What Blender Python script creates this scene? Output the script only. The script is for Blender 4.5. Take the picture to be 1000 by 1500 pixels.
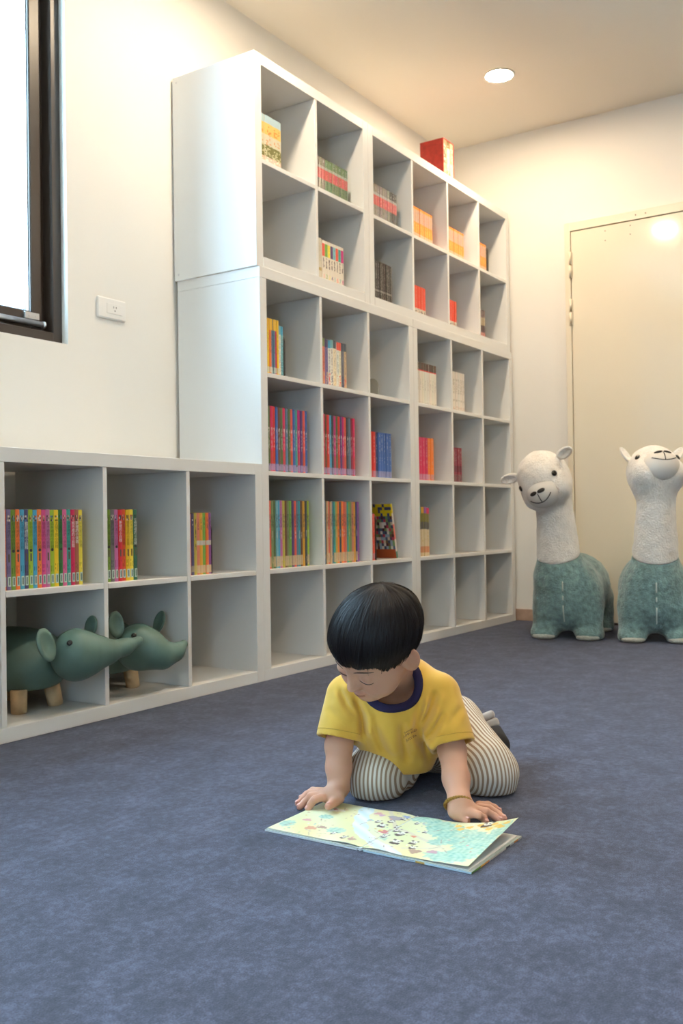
import bpy, bmesh, math, random
import numpy as np
from mathutils import Vector, Matrix
for o in list(bpy.data.objects): bpy.data.objects.remove(o, do_unlink=True)
SC = bpy.context.scene
COL = SC.collection
# ---------------------------------------------------------------- camera
FPX = 1399.98
CAM = np.array([-2.6637, -2.0792, 0.5619])
YAW, PITCH, ROLL = 0.9903, 0.0086, -0.0140
_f = np.array([math.sin(YAW)*math.cos(PITCH), math.cos(YAW)*math.cos(PITCH), math.sin(PITCH)])
_r = np.array([math.cos(YAW), -math.sin(YAW), 0.0]); _u = np.cross(_r, _f)
CR = math.cos(ROLL)*_r + math.sin(ROLL)*_u; CU = -math.sin(ROLL)*_r + math.cos(ROLL)*_u; CF = _f
cam = bpy.data.cameras.new('camera'); co = bpy.data.objects.new('camera', cam); COL.objects.link(co)
cam.sensor_fit = 'HORIZONTAL'; cam.sensor_width = 36.0; cam.lens = 36.0*FPX/1000.0
cam.shift_x = 0.0; cam.shift_y = 0.0; cam.clip_start = 0.02
cam.dof.use_dof = True; cam.dof.focus_distance = 1.88; cam.dof.aperture_fstop = 13.0
co.matrix_world = Matrix(((CR[0], CU[0], -CF[0], CAM[0]), (CR[1], CU[1], -CF[1], CAM[1]), (CR[2], CU[2], -CF[2], CAM[2]), (0, 0, 0, 1)))
SC.camera = co
# ---------------------------------------------------------------- light
W = bpy.data.worlds.new('overcast_sky'); SC.world = W; W.use_nodes = True
_bg = W.node_tree.nodes['Background']; _bg.inputs[0].default_value = (0.54, 0.765, 1.0, 1); _bg.inputs[1].default_value = 27.0
LAMP_RADIANCE = 450.0
LAMP_COLOR = (1.0, 0.79, 0.54, 1)
SC.view_settings.view_transform = 'Standard'; SC.view_settings.look = 'None'
SC.view_settings.exposure = 0.05; SC.view_settings.gamma = 1.0; SC.view_settings.use_curve_mapping = False

# ---------------------------------------------------------------- helpers
def ray(px, py): return CF + CR*(px-500)/FPX - CU*(py-750)/FPX
def at_depth(px, py, t): return CAM + ray(px, py)*t
def at_z(px, py, z):
    d = ray(px, py); return CAM + d*((z-CAM[2])/d[2])
def at_y(px, py, y):
    d = ray(px, py); return CAM + d*((y-CAM[1])/d[1])
def lin(c):
    if isinstance(c, str): c = tuple(int(c[i:i+2], 16) for i in (0, 2, 4))
    return tuple(((v/255)/12.92 if v/255 <= .04045 else ((v/255+.055)/1.055)**2.4) for v in c[:3])
def node(nt, typ, **kw):
    n = nt.nodes.new(typ)
    for k, v in kw.items():
        if k in n.inputs.keys(): n.inputs[k].default_value = v
        else: setattr(n, k, v)
    return n
def mat(name, color, rough=.5, spec=.5, metal=0.0, noise=None, bump=None, coat=0.0, sheen=0.0, sss=0.0, obj_color=False, attr=None, coords='Object'):
    """Principled material; noise=(scale, amount) varies the colour, bump=(scale, strength, distance)."""
    m = bpy.data.materials.new(name); m.use_nodes = True; nt = m.node_tree; b = nt.nodes['Principled BSDF']
    c = (*color, 1)
    b.inputs['Base Color'].default_value = c; b.inputs['Roughness'].default_value = rough
    b.inputs['Specular IOR Level'].default_value = spec; b.inputs['Metallic'].default_value = metal
    b.inputs['Coat Weight'].default_value = coat; b.inputs['Coat Roughness'].default_value = .1
    b.inputs['Sheen Weight'].default_value = sheen
    if sss:
        b.inputs['Subsurface Weight'].default_value = sss; b.inputs['Subsurface Radius'].default_value = (.012, .005, .003); b.inputs['Subsurface Scale'].default_value = .6
    tc = node(nt, 'ShaderNodeTexCoord')
    src = None
    if obj_color: src = node(nt, 'ShaderNodeObjectInfo').outputs['Color']
    if attr: src = node(nt, 'ShaderNodeAttribute', attribute_name=attr).outputs['Color']
    if noise:
        n = node(nt, 'ShaderNodeTexNoise', Scale=noise[0], Detail=4.0); nt.links.new(tc.outputs[coords], n.inputs['Vector'])
        mr = node(nt, 'ShaderNodeMapRange'); mr.inputs['From Min'].default_value = .3; mr.inputs['From Max'].default_value = .7
        mr.inputs['To Min'].default_value = 1-noise[1]; mr.inputs['To Max'].default_value = 1+noise[1]
        nt.links.new(n.outputs['Fac'], mr.inputs['Value'])
        mx = node(nt, 'ShaderNodeVectorMath', operation='SCALE'); mx.inputs[0].default_value = color
        if src: nt.links.new(src, mx.inputs[0])
        nt.links.new(mr.outputs[0], mx.inputs['Scale']); src = mx.outputs[0]
    if src: nt.links.new(src, b.inputs['Base Color'])
    if bump:
        n = node(nt, 'ShaderNodeTexNoise', Scale=bump[0], Detail=3.0); nt.links.new(tc.outputs[coords], n.inputs['Vector'])
        bp = node(nt, 'ShaderNodeBump', Strength=bump[1], Distance=bump[2]); nt.links.new(n.outputs['Fac'], bp.inputs['Height'])
        nt.links.new(bp.outputs['Normal'], b.inputs['Normal'])
    return m
def tag(o, label=None, cat=None, group=None, kind=None):
    if label: o['label'] = label
    if cat: o['category'] = cat
    if group: o['group'] = group
    if kind: o['kind'] = kind
    return o
def mobj(name, me, parent=None, loc=(0, 0, 0), m=None):
    o = bpy.data.objects.new(name, me); COL.objects.link(o); o.location = loc
    if parent: o.parent = parent
    if m is not None and len(me.materials) == 0: me.materials.append(m)
    return o
def empty(name, loc=(0, 0, 0), rz=0):
    o = bpy.data.objects.new(name, None); COL.objects.link(o); o.location = loc; o.rotation_euler.z = rz
    o.empty_display_size = .05
    return o
def bm_mesh(name, bm, smooth=False):
    me = bpy.data.meshes.new(name); bm.to_mesh(me); bm.free()
    if smooth: me.polygons.foreach_set('use_smooth', [True]*len(me.polygons))
    return me
def pyd(name, v, f, smooth=False):
    me = bpy.data.meshes.new(name); me.from_pydata([tuple(p) for p in v], [], [tuple(q) for q in f]); me.update()
    if smooth: me.polygons.foreach_set('use_smooth', [True]*len(me.polygons))
    return me
def add_box(bm, lo, hi):
    x0, y0, z0 = lo; x1, y1, z1 = hi
    vs = [bm.verts.new(p) for p in ((x0,y0,z0),(x1,y0,z0),(x1,y1,z0),(x0,y1,z0),(x0,y0,z1),(x1,y0,z1),(x1,y1,z1),(x0,y1,z1))]
    for q in ((0,3,2,1),(4,5,6,7),(0,1,5,4),(1,2,6,5),(2,3,7,6),(3,0,4,7)): bm.faces.new([vs[i] for i in q])
def box(name, lo, hi, m, parent=None, bevel=.0008, origin=(0, 0, 0)):
    bm = bmesh.new(); add_box(bm, [lo[i]-origin[i] for i in range(3)], [hi[i]-origin[i] for i in range(3)])
    if bevel: bmesh.ops.bevel(bm, geom=bm.edges[:], offset=bevel, segments=1, affect='EDGES')
    return mobj(name, bm_mesh(name, bm), parent, origin, m)
def cyl(name, a, b, r0, m, parent=None, r1=None, seg=24, bevel=0, smooth=True):
    a = Vector(a); b = Vector(b); r1 = r0 if r1 is None else r1
    bm = bmesh.new(); bmesh.ops.create_cone(bm, cap_ends=True, segments=seg, radius1=r0, radius2=r1, depth=(b-a).length)
    q = (b-a).to_track_quat('Z', 'Y').to_matrix().to_4x4(); q.translation = (a+b)/2
    bmesh.ops.transform(bm, matrix=q, verts=bm.verts)
    if bevel: bmesh.ops.bevel(bm, geom=[e for e in bm.edges if e.calc_face_angle(0) > .9], offset=bevel, segments=2, affect='EDGES')
    me = bm_mesh(name, bm)
    for p in me.polygons: p.use_smooth = len(p.vertices) == 4 and smooth
    return mobj(name, me, parent, (0, 0, 0), m)
def tube(name, pts, rad, m, parent=None, seg=8, closed=False):
    pts = [Vector(p) for p in pts]; n = len(pts); rad = rad if hasattr(rad, '__len__') else [rad]*n
    V = []; F = []
    prev = None
    for i, p in enumerate(pts):
        d = (pts[(i+1) % n]-pts[i-1]) if closed else (pts[min(i+1, n-1)]-pts[max(i-1, 0)])
        d.normalize()
        s = Vector((0, 0, 1)) if prev is None else prev
        if abs(d.dot(s)) > .95: s = Vector((1, 0, 0))
        x = d.cross(s).normalized(); y = x.cross(d); prev = y
        for k in range(seg):
            a = 2*math.pi*k/seg; V.append(p+(x*math.cos(a)+y*math.sin(a))*rad[i])
    for i in range(n if closed else n-1):
        for k in range(seg):
            j = (i+1) % n; F.append((i*seg+k, i*seg+(k+1) % seg, j*seg+(k+1) % seg, j*seg+k))
    if not closed: F.append(tuple(range(seg-1, -1, -1))); F.append(tuple((n-1)*seg+k for k in range(seg)))
    return mobj(name, pyd(name, V, F, True), parent, (0, 0, 0), m)
# ================================================================ room
XR, YL, ZC = 2.26, 0.405, 2.67          # door wall, shelf wall, ceiling
XB, YF = -4.0, -4.2                     # wall behind the camera, wall to the right of the camera
M_wall = mat('wall_paint', (.81, .785, .74), .6, .3, bump=(240, .05, .002))
M_ceil = mat('ceiling_paint', (.80, .745, .655), .7, .2, bump=(200, .04, .002))
M_white = mat('white_laminate', (.75, .75, .74), .32, .5, bump=(90, .02, .001))
M_bounce = mat('warm_bounce_wall', (.62, .52, .41), .5, .4, noise=(6, .10))  # unseen walls: warm tone added to cut blue bounce onto the shelves
M_edge = mat('window_bronze', (.046, .032, .024), .38, .55)
M_alu = mat('brushed_aluminium', (.62, .62, .64), .35, .5, metal=1.0)
M_plastic = mat('white_plastic', (.82, .80, .77), .3, .5)
M_dark = mat('dark_hole', (.03, .028, .025), .6)
M_oak = mat('pale_wood_trim', (.44, .29, .21), .5, .4, noise=(18, .12))
M_door = mat('cream_lacquer', (.80, .73, .59), .06, .55, coat=.8)
M_doorframe = mat('cream_frame', (.79, .72, .59), .22, .5, coat=.2)

def carpet():
    m = bpy.data.materials.new('carpet'); m.use_nodes = True; nt = m.node_tree; b = nt.nodes['Principled BSDF']
    tc = node(nt, 'ShaderNodeTexCoord')
    big = node(nt, 'ShaderNodeTexNoise', Scale=13.0, Detail=6.0, Roughness=.66); mid = node(nt, 'ShaderNodeTexNoise', Scale=70.0, Detail=5.0, Roughness=.7)
    fine = node(nt, 'ShaderNodeTexNoise', Scale=420.0, Detail=2.0)
    for n in (big, mid, fine): nt.links.new(tc.outputs['Object'], n.inputs['Vector'])
    a = node(nt, 'ShaderNodeMath', operation='MULTIPLY_ADD'); a.inputs[1].default_value = .42
    nt.links.new(big.outputs['Fac'], a.inputs[0])
    b2 = node(nt, 'ShaderNodeMath', operation='MULTIPLY'); b2.inputs[1].default_value = .50; nt.links.new(mid.outputs['Fac'], b2.inputs[0])
    nt.links.new(b2.outputs[0], a.inputs[2])
    c2 = node(nt, 'ShaderNodeMath', operation='MULTIPLY_ADD'); c2.inputs[1].default_value = .38; nt.links.new(fine.outputs['Fac'], c2.inputs[0]); nt.links.new(a.outputs[0], c2.inputs[2])
    rp = node(nt, 'ShaderNodeValToRGB'); e = rp.color_ramp.elements
    e[0].position = .50; e[0].color = (.023, .024, .039, 1); e[1].position = .80; e[1].color = (.106, .115, .182, 1)
    k = rp.color_ramp.elements.new(.645); k.color = (.047, .050, .082, 1)
    nt.links.new(c2.outputs[0], rp.inputs[0]); nt.links.new(rp.outputs[0], b.inputs['Base Color'])
    b.inputs['Roughness'].default_value = .8; b.inputs['Specular IOR Level'].default_value = .25
    b.inputs['Sheen Weight'].default_value = .14; b.inputs['Sheen Roughness'].default_value = .6; b.inputs['Sheen Tint'].default_value = (.75, .85, 1, 1)
    bp = node(nt, 'ShaderNodeBump', Strength=.35, Distance=.003); nt.links.new(fine.outputs['Fac'], bp.inputs['Height']); nt.links.new(bp.outputs[0], b.inputs['Normal'])
    return m
M_carpet = carpet()

def struct(o): o['kind'] = 'structure'; return o
def wall_cells(name, us, vs, holes, make, m=None):
    """One wall mesh: a grid of boxes in (u, v) with the rectangular holes left out."""
    bm = bmesh.new()
    us = sorted(set(us+[h[0] for h in holes]+[h[1] for h in holes])); vs = sorted(set(vs+[h[2] for h in holes]+[h[3] for h in holes]))
    for i in range(len(us)-1):
        for j in range(len(vs)-1):
            cu, cv = (us[i]+us[i+1])/2, (vs[j]+vs[j+1])/2
            if any(h[0] < cu < h[1] and h[2] < cv < h[3] for h in holes): continue
            lo, hi = make(us[i], us[i+1], vs[j], vs[j+1]); add_box(bm, lo, hi)
    bmesh.ops.remove_doubles(bm, verts=bm.verts, dist=1e-5)
    cnt = {}
    for f in bm.faces: cnt.setdefault(tuple(sorted(v.index for v in f.verts)), []).append(f)
    bm.verts.index_update(); cnt = {}
    for f in bm.faces: cnt.setdefault(tuple(sorted(v.index for v in f.verts)), []).append(f)
    dead = [f for fs in cnt.values() if len(fs) > 1 for f in fs]
    bmesh.ops.delete(bm, geom=dead, context='FACES_ONLY')
    return struct(mobj(name, bm_mesh(name, bm), None, (0, 0, 0), m or M_wall))
WZ0, WZ1 = 1.157, 2.52
WIN = [(-1.66, -.512), (-2.78, -1.88), (-3.80, -3.00)]
wall_cells('wall_left', [XB-.2, XR+.2], [0, ZC], [(a, b, WZ0, WZ1) for a, b in WIN], lambda a, b, c, d: ((a, YL, c), (b, YL+.22, d)))
wall_cells('wall_right', [YF-.2, YL], [0, ZC], [], lambda a, b, c, d: ((XR, a, c), (XR+.2, b, d)))
FILL_WIN = [(-2.50, -1.95)]  # unseen window added behind the camera for light on the child's front
wall_cells('wall_back', [YF, YL], [0, ZC], [(a, b, .40, 1.60) for a, b in FILL_WIN], lambda a, b, c, d: ((XB-.2, a, c), (XB, b, d)), M_bounce)
wall_cells('wall_front', [XB-.2, XR], [0, ZC], [], lambda a, b, c, d: ((a, YF-.2, c), (b, YF, d)), M_bounce)
struct(box('floor', (XB-.2, YF-.2, -.1), (XR+.2, YL+.22, 0), M_carpet, bevel=0))
struct(box('ceiling', (XB-.2, YF-.2, ZC), (XR+.2, YL+.22, ZC+.1), M_ceil, bevel=0))
struct(box('baseboard_right', (XR-.012, -.306, 0), (XR, YL, .062), M_oak, bevel=.001))
struct(box('baseboard_left', (XB, YL-.012, 0), (XR-.013, YL, .062), M_oak, bevel=.001))

def pane_mat():
    m = bpy.data.materials.new('window_glass'); m.use_nodes = True; nt = m.node_tree
    for n in list(nt.nodes): nt.nodes.remove(n)
    out = node(nt, 'ShaderNodeOutputMaterial'); tr = node(nt, 'ShaderNodeBsdfTransparent'); tr.inputs[0].default_value = (.93, .97, .96, 1)
    gl = node(nt, 'ShaderNodeBsdfGlossy', Roughness=.01); fr0 = node(nt, 'ShaderNodeLayerWeight', Blend=.5); fp = node(nt, 'ShaderNodeMath', operation='POWER'); fp.inputs[1].default_value = 5.0; nt.links.new(fr0.outputs['Facing'], fp.inputs[0]); fr = node(nt, 'ShaderNodeMath', operation='MULTIPLY_ADD'); fr.inputs[1].default_value = .90; fr.inputs[2].default_value = .045; nt.links.new(fp.outputs[0], fr.inputs[0]); mx = node(nt, 'ShaderNodeMixShader')
    nt.links.new(fr.outputs[0], mx.inputs[0]); nt.links.new(tr.outputs[0], mx.inputs[1]); nt.links.new(gl.outputs[0], mx.inputs[2]); nt.links.new(mx.outputs[0], out.inputs[0])
    return m
M_glass = pane_mat()
def window(name, x0, x1, stay):
    """Bronze window in the left wall: fixed outer frame, a groove, an opening sash with its glass."""
    w = struct(empty(name, ((x0+x1)/2, YL+.05, WZ0)))
    def part(nm, lo, hi, m, bevel=.0015):
        o = box(nm, lo, hi, m, None, bevel, ((x0+x1)/2, YL+.05, WZ0)); o.location = (0, 0, 0); o.parent = w; return o
    y0, y1 = YL+.028, YL+.13
    fw = .036
    part('frame', (x0, y0, WZ0), (x0+fw, y1, WZ1), M_edge); part('frame', (x1-fw, y0, WZ0), (x1, y1, WZ1), M_edge)
    part('frame', (x0+fw, y0, WZ0), (x1-fw, y1, WZ0+.036), M_edge); part('frame', (x0+fw, y0, WZ1-fw), (x1-fw, y1, WZ1), M_edge)
    part('frame_stop', (x0+fw, y0+.045, WZ0+.036), (x0+fw+.02, y1, WZ1-fw), M_edge); part('frame_stop', (x1-fw-.02, y0+.045, WZ0+.036), (x1-fw, y1, WZ1-fw), M_edge)
    xm = (x0+x1)/2-.02
    for a, b in ((x0+fw+.020, xm-.012), (xm+.012, x1-fw-.020)):
        sy0, sy1 = y0+.030, y0+.075; s = .045; z0, z1 = WZ0+.040, WZ1-fw-.004
        part('sash', (a, sy0, z0), (a+s, sy1, z1), M_edge, .004); part('sash', (b-s, sy0, z0), (b, sy1, z1), M_edge, .004)
        part('sash', (a+s, sy0, z0), (b-s, sy1, z0+.062), M_edge, .004); part('sash', (a+s, sy0, z1-s), (b-s, sy1, z1), M_edge, .004)
        part('pane', (a+s-.006, sy0+.020, z0+.056), (b-s+.006, sy0+.026, z1-s+.006), M_glass, 0)
        for ex in (a+s, b-s): part('gasket', (ex-.003, sy0+.012, z0+.06), (ex+.003, sy0+.019, z1-s), M_alu, 0)
    part('mullion', (xm-.012, y0, WZ0+.036), (xm+.012, y1, WZ1-fw), M_edge)
    if stay:
        zb = WZ0+.060; yb = y0+.020
        def pc(nm, a, b, r, bev=0):
            O = Vector(((x0+x1)/2, YL+.05, WZ0)); o = cyl(nm, Vector(a)-O, Vector(b)-O, r, M_alu, w, bevel=bev); return o
        pc('stay_bar', (x1-.50, yb, zb), (x1-.064, yb, zb), .0095)
        pc('stay_cap', (x1-.066, yb, zb), (x1-.056, yb, zb), .0125, .002)
        part('stay_bracket', (x1-.135, yb-.002, zb+.012), (x1-.078, yb+.012, zb+.034), M_alu)
        for k in (0, 1): pc('screw', (x1-.118+.026*k, yb-.004, zb+.023), (x1-.118+.026*k, yb, zb+.023), .004)
    return w
for i, (a, b) in enumerate(WIN): window('window_%d' % (i+1), a, b, i == 0)
for i, (a, b) in enumerate(FILL_WIN):
    w = struct(empty('window_%d' % (i+4), (XB-.1, (a+b)/2, .40)))  # frame and panes of the added fill-light opening
    O = (XB-.1, (a+b)/2, .40)
    def bp(nm, lo, hi, m):
        o = box(nm, lo, hi, m, None, 0, O); o.location = (0, 0, 0); o.parent = w
    for lo, hi in (((XB-.13, a, .40), (XB-.06, a+.05, 1.60)), ((XB-.13, b-.05, .40), (XB-.06, b, 1.60)), ((XB-.13, a+.05, .40), (XB-.06, b-.05, .45)), ((XB-.13, a+.05, 1.55), (XB-.06, b-.05, 1.60)), ((XB-.13, (a+b)/2-.03, .45), (XB-.06, (a+b)/2+.03, 1.55))):
        bp('frame', lo, hi, M_edge)
    bp('pane', (XB-.1, a+.05, .45), (XB-.095, (a+b)/2-.03, 1.55), M_glass); bp('pane', (XB-.1, (a+b)/2+.03, .45), (XB-.095, b-.05, 1.55), M_glass)

# neighbouring house seen low through the window
M_out = mat('pale_render', (.70, .74, .77), .8, .2, noise=(3, .03)); M_outd = mat('grey_coping', (.33, .36, .40), .8, .2)
hb = empty('neighbour_house', (3.0, 7.0, -3.0)); tag(hb, 'pale rendered neighbouring house seen through the window', 'house')
o = box('wall', (-1.2, 5.2, -3.0), (9.0, 9.0, 3.22), M_out, None, 0); o.parent = hb; o.location = (-3, -7, 3)
o = box('ledge', (-1.3, 5.05, 2.56), (9.1, 5.25, 2.70), M_outd, None, .01); o.parent = hb; o.location = (-3, -7, 3)
# ---------------------------------------------------------------- door in the right wall
DY0, DY1, DZ = -1.262, -.338, 2.075
d = struct(empty('door_1', (XR-.02, DY1, 0)))
def dp(nm, lo, hi, m, bevel=.0015):
    o = box(nm, lo, hi, m, None, bevel, (XR-.02, DY1, 0)); o.location = (0, 0, 0); o.parent = d; return o
dp('leaf', (XR-.022, DY0, .012), (XR-.0005, DY1-.003, DZ-.003), M_door)
dp('frame', (XR-.028, DY1, 0), (XR-.0005, DY1+.030, DZ+.045), M_doorframe); dp('frame', (XR-.028, DY0-.033, 0), (XR-.0005, DY0-.003, DZ+.045), M_doorframe)
dp('frame', (XR-.028, DY0-.003, DZ), (XR-.0005, DY1, DZ+.045), M_doorframe)
dp('gap_shade', (XR-.024, DY0, 0), (XR-.0005, DY1, .010), M_dark, 0)  # dark strip standing in for the shaded gap under the leaf
M_hole = mat('screw_hole', (.20, .16, .10), .6)
M_hinge = mat('painted_hinge', (.74, .67, .53), .35, .5)
for z0 in (1.825, 1.575, .30):
    h = dp('hinge', (XR-.030, DY1-.010, z0), (XR-.024, DY1+.012, z0+.14), M_hinge, .001)
    for k in range(2):
        q = cyl('knuckle', (-.016, -.001, z0+.004+.070*k), (-.016, -.001, z0+.066+.070*k), 0.0062, M_hinge, h, bevel=.001)
for (y, z) in ((-.525, 2.045), (-.525, 1.995), (-.655, 2.050), (-.655, 2.005)):
    cyl('screw_hole', (-.003, y-DY1, z), (-.0015, y-DY1, z), .0032, M_hole, d, seg=10)
for y in (-.685, -.735): cyl('screw_hole', (-.0090, y-DY1, DZ+.022), (-.0075, y-DY1, DZ+.022), .0038, M_hole, d, seg=10)
# ---------------------------------------------------------------- wall outlet
ow = empty('wall_outlet', (-.324, YL, 1.307)); tag(ow, 'white wall socket plate between window and bookcase', 'outlet')
def op(nm, lo, hi, m, bevel=.002): return box(nm, lo, hi, m, ow, bevel)
op('plate', (-.066, -.010, -.036), (.066, 0, .036), M_plastic, .004); op('insert', (-.026, -.0115, -.018), (.046, -.0095, .018), M_plastic, .001)
op('slot', (.004, -.0119, .002), (.006, -.0113, .009), M_dark, 0); op('slot', (.016, -.0119, .002), (.018, -.0113, .009), M_dark, 0)
cyl('ground_hole', (.011, -.0119, -.006), (.011, -.0113, -.006), .0026, M_dark, ow, seg=10)
# ---------------------------------------------------------------- recessed ceiling lamps
def lamp_mat():
    m = bpy.data.materials.new('lamp_diffuser'); m.use_nodes = True; nt = m.node_tree; b = nt.nodes['Principled BSDF']
    b.inputs['Emission Color'].default_value = LAMP_COLOR; b.inputs['Emission Strength'].default_value = LAMP_RADIANCE; b.inputs['Base Color'].default_value = (.8, .8, .8, 1)
    return m
M_lamp = lamp_mat(); M_trim = mat('lamp_trim', (.85, .83, .80), .4)
def ring(name, r0, r1, h, m, parent):
    V = []; F = []; n = 40
    for k in range(n):
        a = 2*math.pi*k/n; c, s = math.cos(a), math.sin(a)
        V += [(r0*c, r0*s, -h*.55), (r0*c, r0*s, 0), (r1*c, r1*s, 0), (r1*c*.985, r1*s*.985, -h)]
    for k in range(n):
        j = (k+1) % n
        for q in range(4): F.append((k*4+q, j*4+q, j*4+(q+1) % 4, k*4+(q+1) % 4))
    return mobj(name, pyd(name, V, F, True), parent, (0, 0, 0), m)
LAMPS = [(1.554, -.245), (-.05, -.245), (1.554, -1.85), (-.05, -1.85), (-1.65, -1.85)]
for i, (x, y) in enumerate(LAMPS):
    l = empty('ceiling_lamp', (x, y, ZC))
    tag(l, 'glowing round recessed ceiling lamp above the right bookcases' if i == 0 else 'round recessed ceiling lamp out of frame', 'lamp', None if i == 0 else 'ceiling lamps out of the picture')
    ring('trim', .062, .074, .006, M_trim, l)
    cyl('diffuser', (0, 0, -.0035), (0, 0, -.0005), .0615, M_lamp, l, seg=40)
# ================================================================ bookcases (cube shelving)
CEL, TD, TF, DEP = .335, .016, .039, .39
def span(n): return 2*TF + n*CEL + (n-1)*TD
def bookcase(label, x0, z0, nc, nr, yf=0.0, caps='horizontal', right_open=False):
    """Outer boards and inner boards are parts; caps tells which outer boards run through."""
    w, h = span(nc), span(nr); O = (x0+w/2, yf+DEP/2, z0)
    t = empty('cube_bookcase', O); tag(t, label, 'bookcase', 'white cube bookcases')
    g = .0006
    def bd(nm, lo, hi):
        o = box(nm, lo, hi, M_white, None, .0009, O); o.location = (0, 0, 0); o.parent = t; return o
    y0, y1 = yf, yf+DEP
    if caps == 'horizontal':
        bd('top_board', (x0, y0, z0+h-TF), (x0+w, y1, z0+h)); bd('bottom_board', (x0, y0, z0), (x0+w, y1, z0+TF))
        L = bd('side_board', (x0, y0, z0+TF+g), (x0+TF, y1, z0+h-TF-g)); bd('side_board', (x0+w-TF, y0, z0+TF+g), (x0+w, y1, z0+h-TF-g))
        for r in range(1, nr):
            zz = z0+TF+r*CEL+(r-1)*TD; bd('shelf_board', (x0+TF+g, y0+.001, zz), (x0+w-TF-g, y1, zz+TD))
        for c in range(1, nc):
            xx = x0+TF+c*CEL+(c-1)*TD
            for r in range(nr):
                zz = z0+TF+r*(CEL+TD); bd('divider_board', (xx, y0+.001, zz+g), (xx+TD, y1, zz+CEL-g))
    else:
        L = bd('side_board', (x0, y0, z0), (x0+TF, y1, z0+h)); bd('side_board', (x0+w-TF, y0, z0), (x0+w, y1, z0+h))
        bd('top_board', (x0+TF+g, y0, z0+h-TF), (x0+w-TF-g, y1, z0+h)); bd('bottom_board', (x0+TF+g, y0, z0), (x0+w-TF-g, y1, z0+TF))
        for c in range(1, nc):
            xx = x0+TF+c*CEL+(c-1)*TD; bd('divider_board', (xx, y0+.001, z0+TF+g), (xx+TD, y1, z0+h-TF-g))
        for r in range(1, nr):
            zz = z0+TF+r*CEL+(r-1)*TD
            for c in range(nc):
                xx = x0+TF+c*(CEL+TD); bd('shelf_board', (xx+g, y0+.001, zz), (xx+CEL-g, y1, zz+TD))
        for yy in (y0+.020, y1-.020):
            for zz in (z0+.022, z0+h-.022):
                cyl('screw', (x0-.0008-O[0], yy-O[1], zz-O[2]), (x0+.001-O[0], yy-O[1], zz-O[2]), .0042, M_alu, t, seg=12)
    return t
H4, H2 = span(4), span(2)
UX, UY = -.009, .005
bookcase('low white two-row bookcase holding the elephant stools', -span(4), 0, 4, 2, caps='vertical')
bookcase('tall white four-row bookcase next to the low one', 0.0, 0, 3, 4)
bookcase('tall white four-row bookcase next to the door wall', span(3)+.0005, 0, 3, 4)
bookcase('white two by two bookcase stacked on top, nearest the window', UX, H4, 2, 2, UY, 'vertical')
bookcase('white two by four bookcase stacked on top, under the red box', UX+span(2)+.001, H4, 4, 2, UY, 'vertical')
def cell(u, c, r):
    """lower left front corner of a cell's opening: unit, column from left, row from bottom"""
    x0, z0, y = {'L': (-span(4), 0, 0), 'A': (0, 0, 0), 'B': (span(3)+.0005, 0, 0), 'U': (UX, H4, UY), 'V': (UX+span(2)+.001, H4, UY)}[u]
    return x0+TF+c*(CEL+TD), y, z0+TF+r*(CEL+TD)
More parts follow.
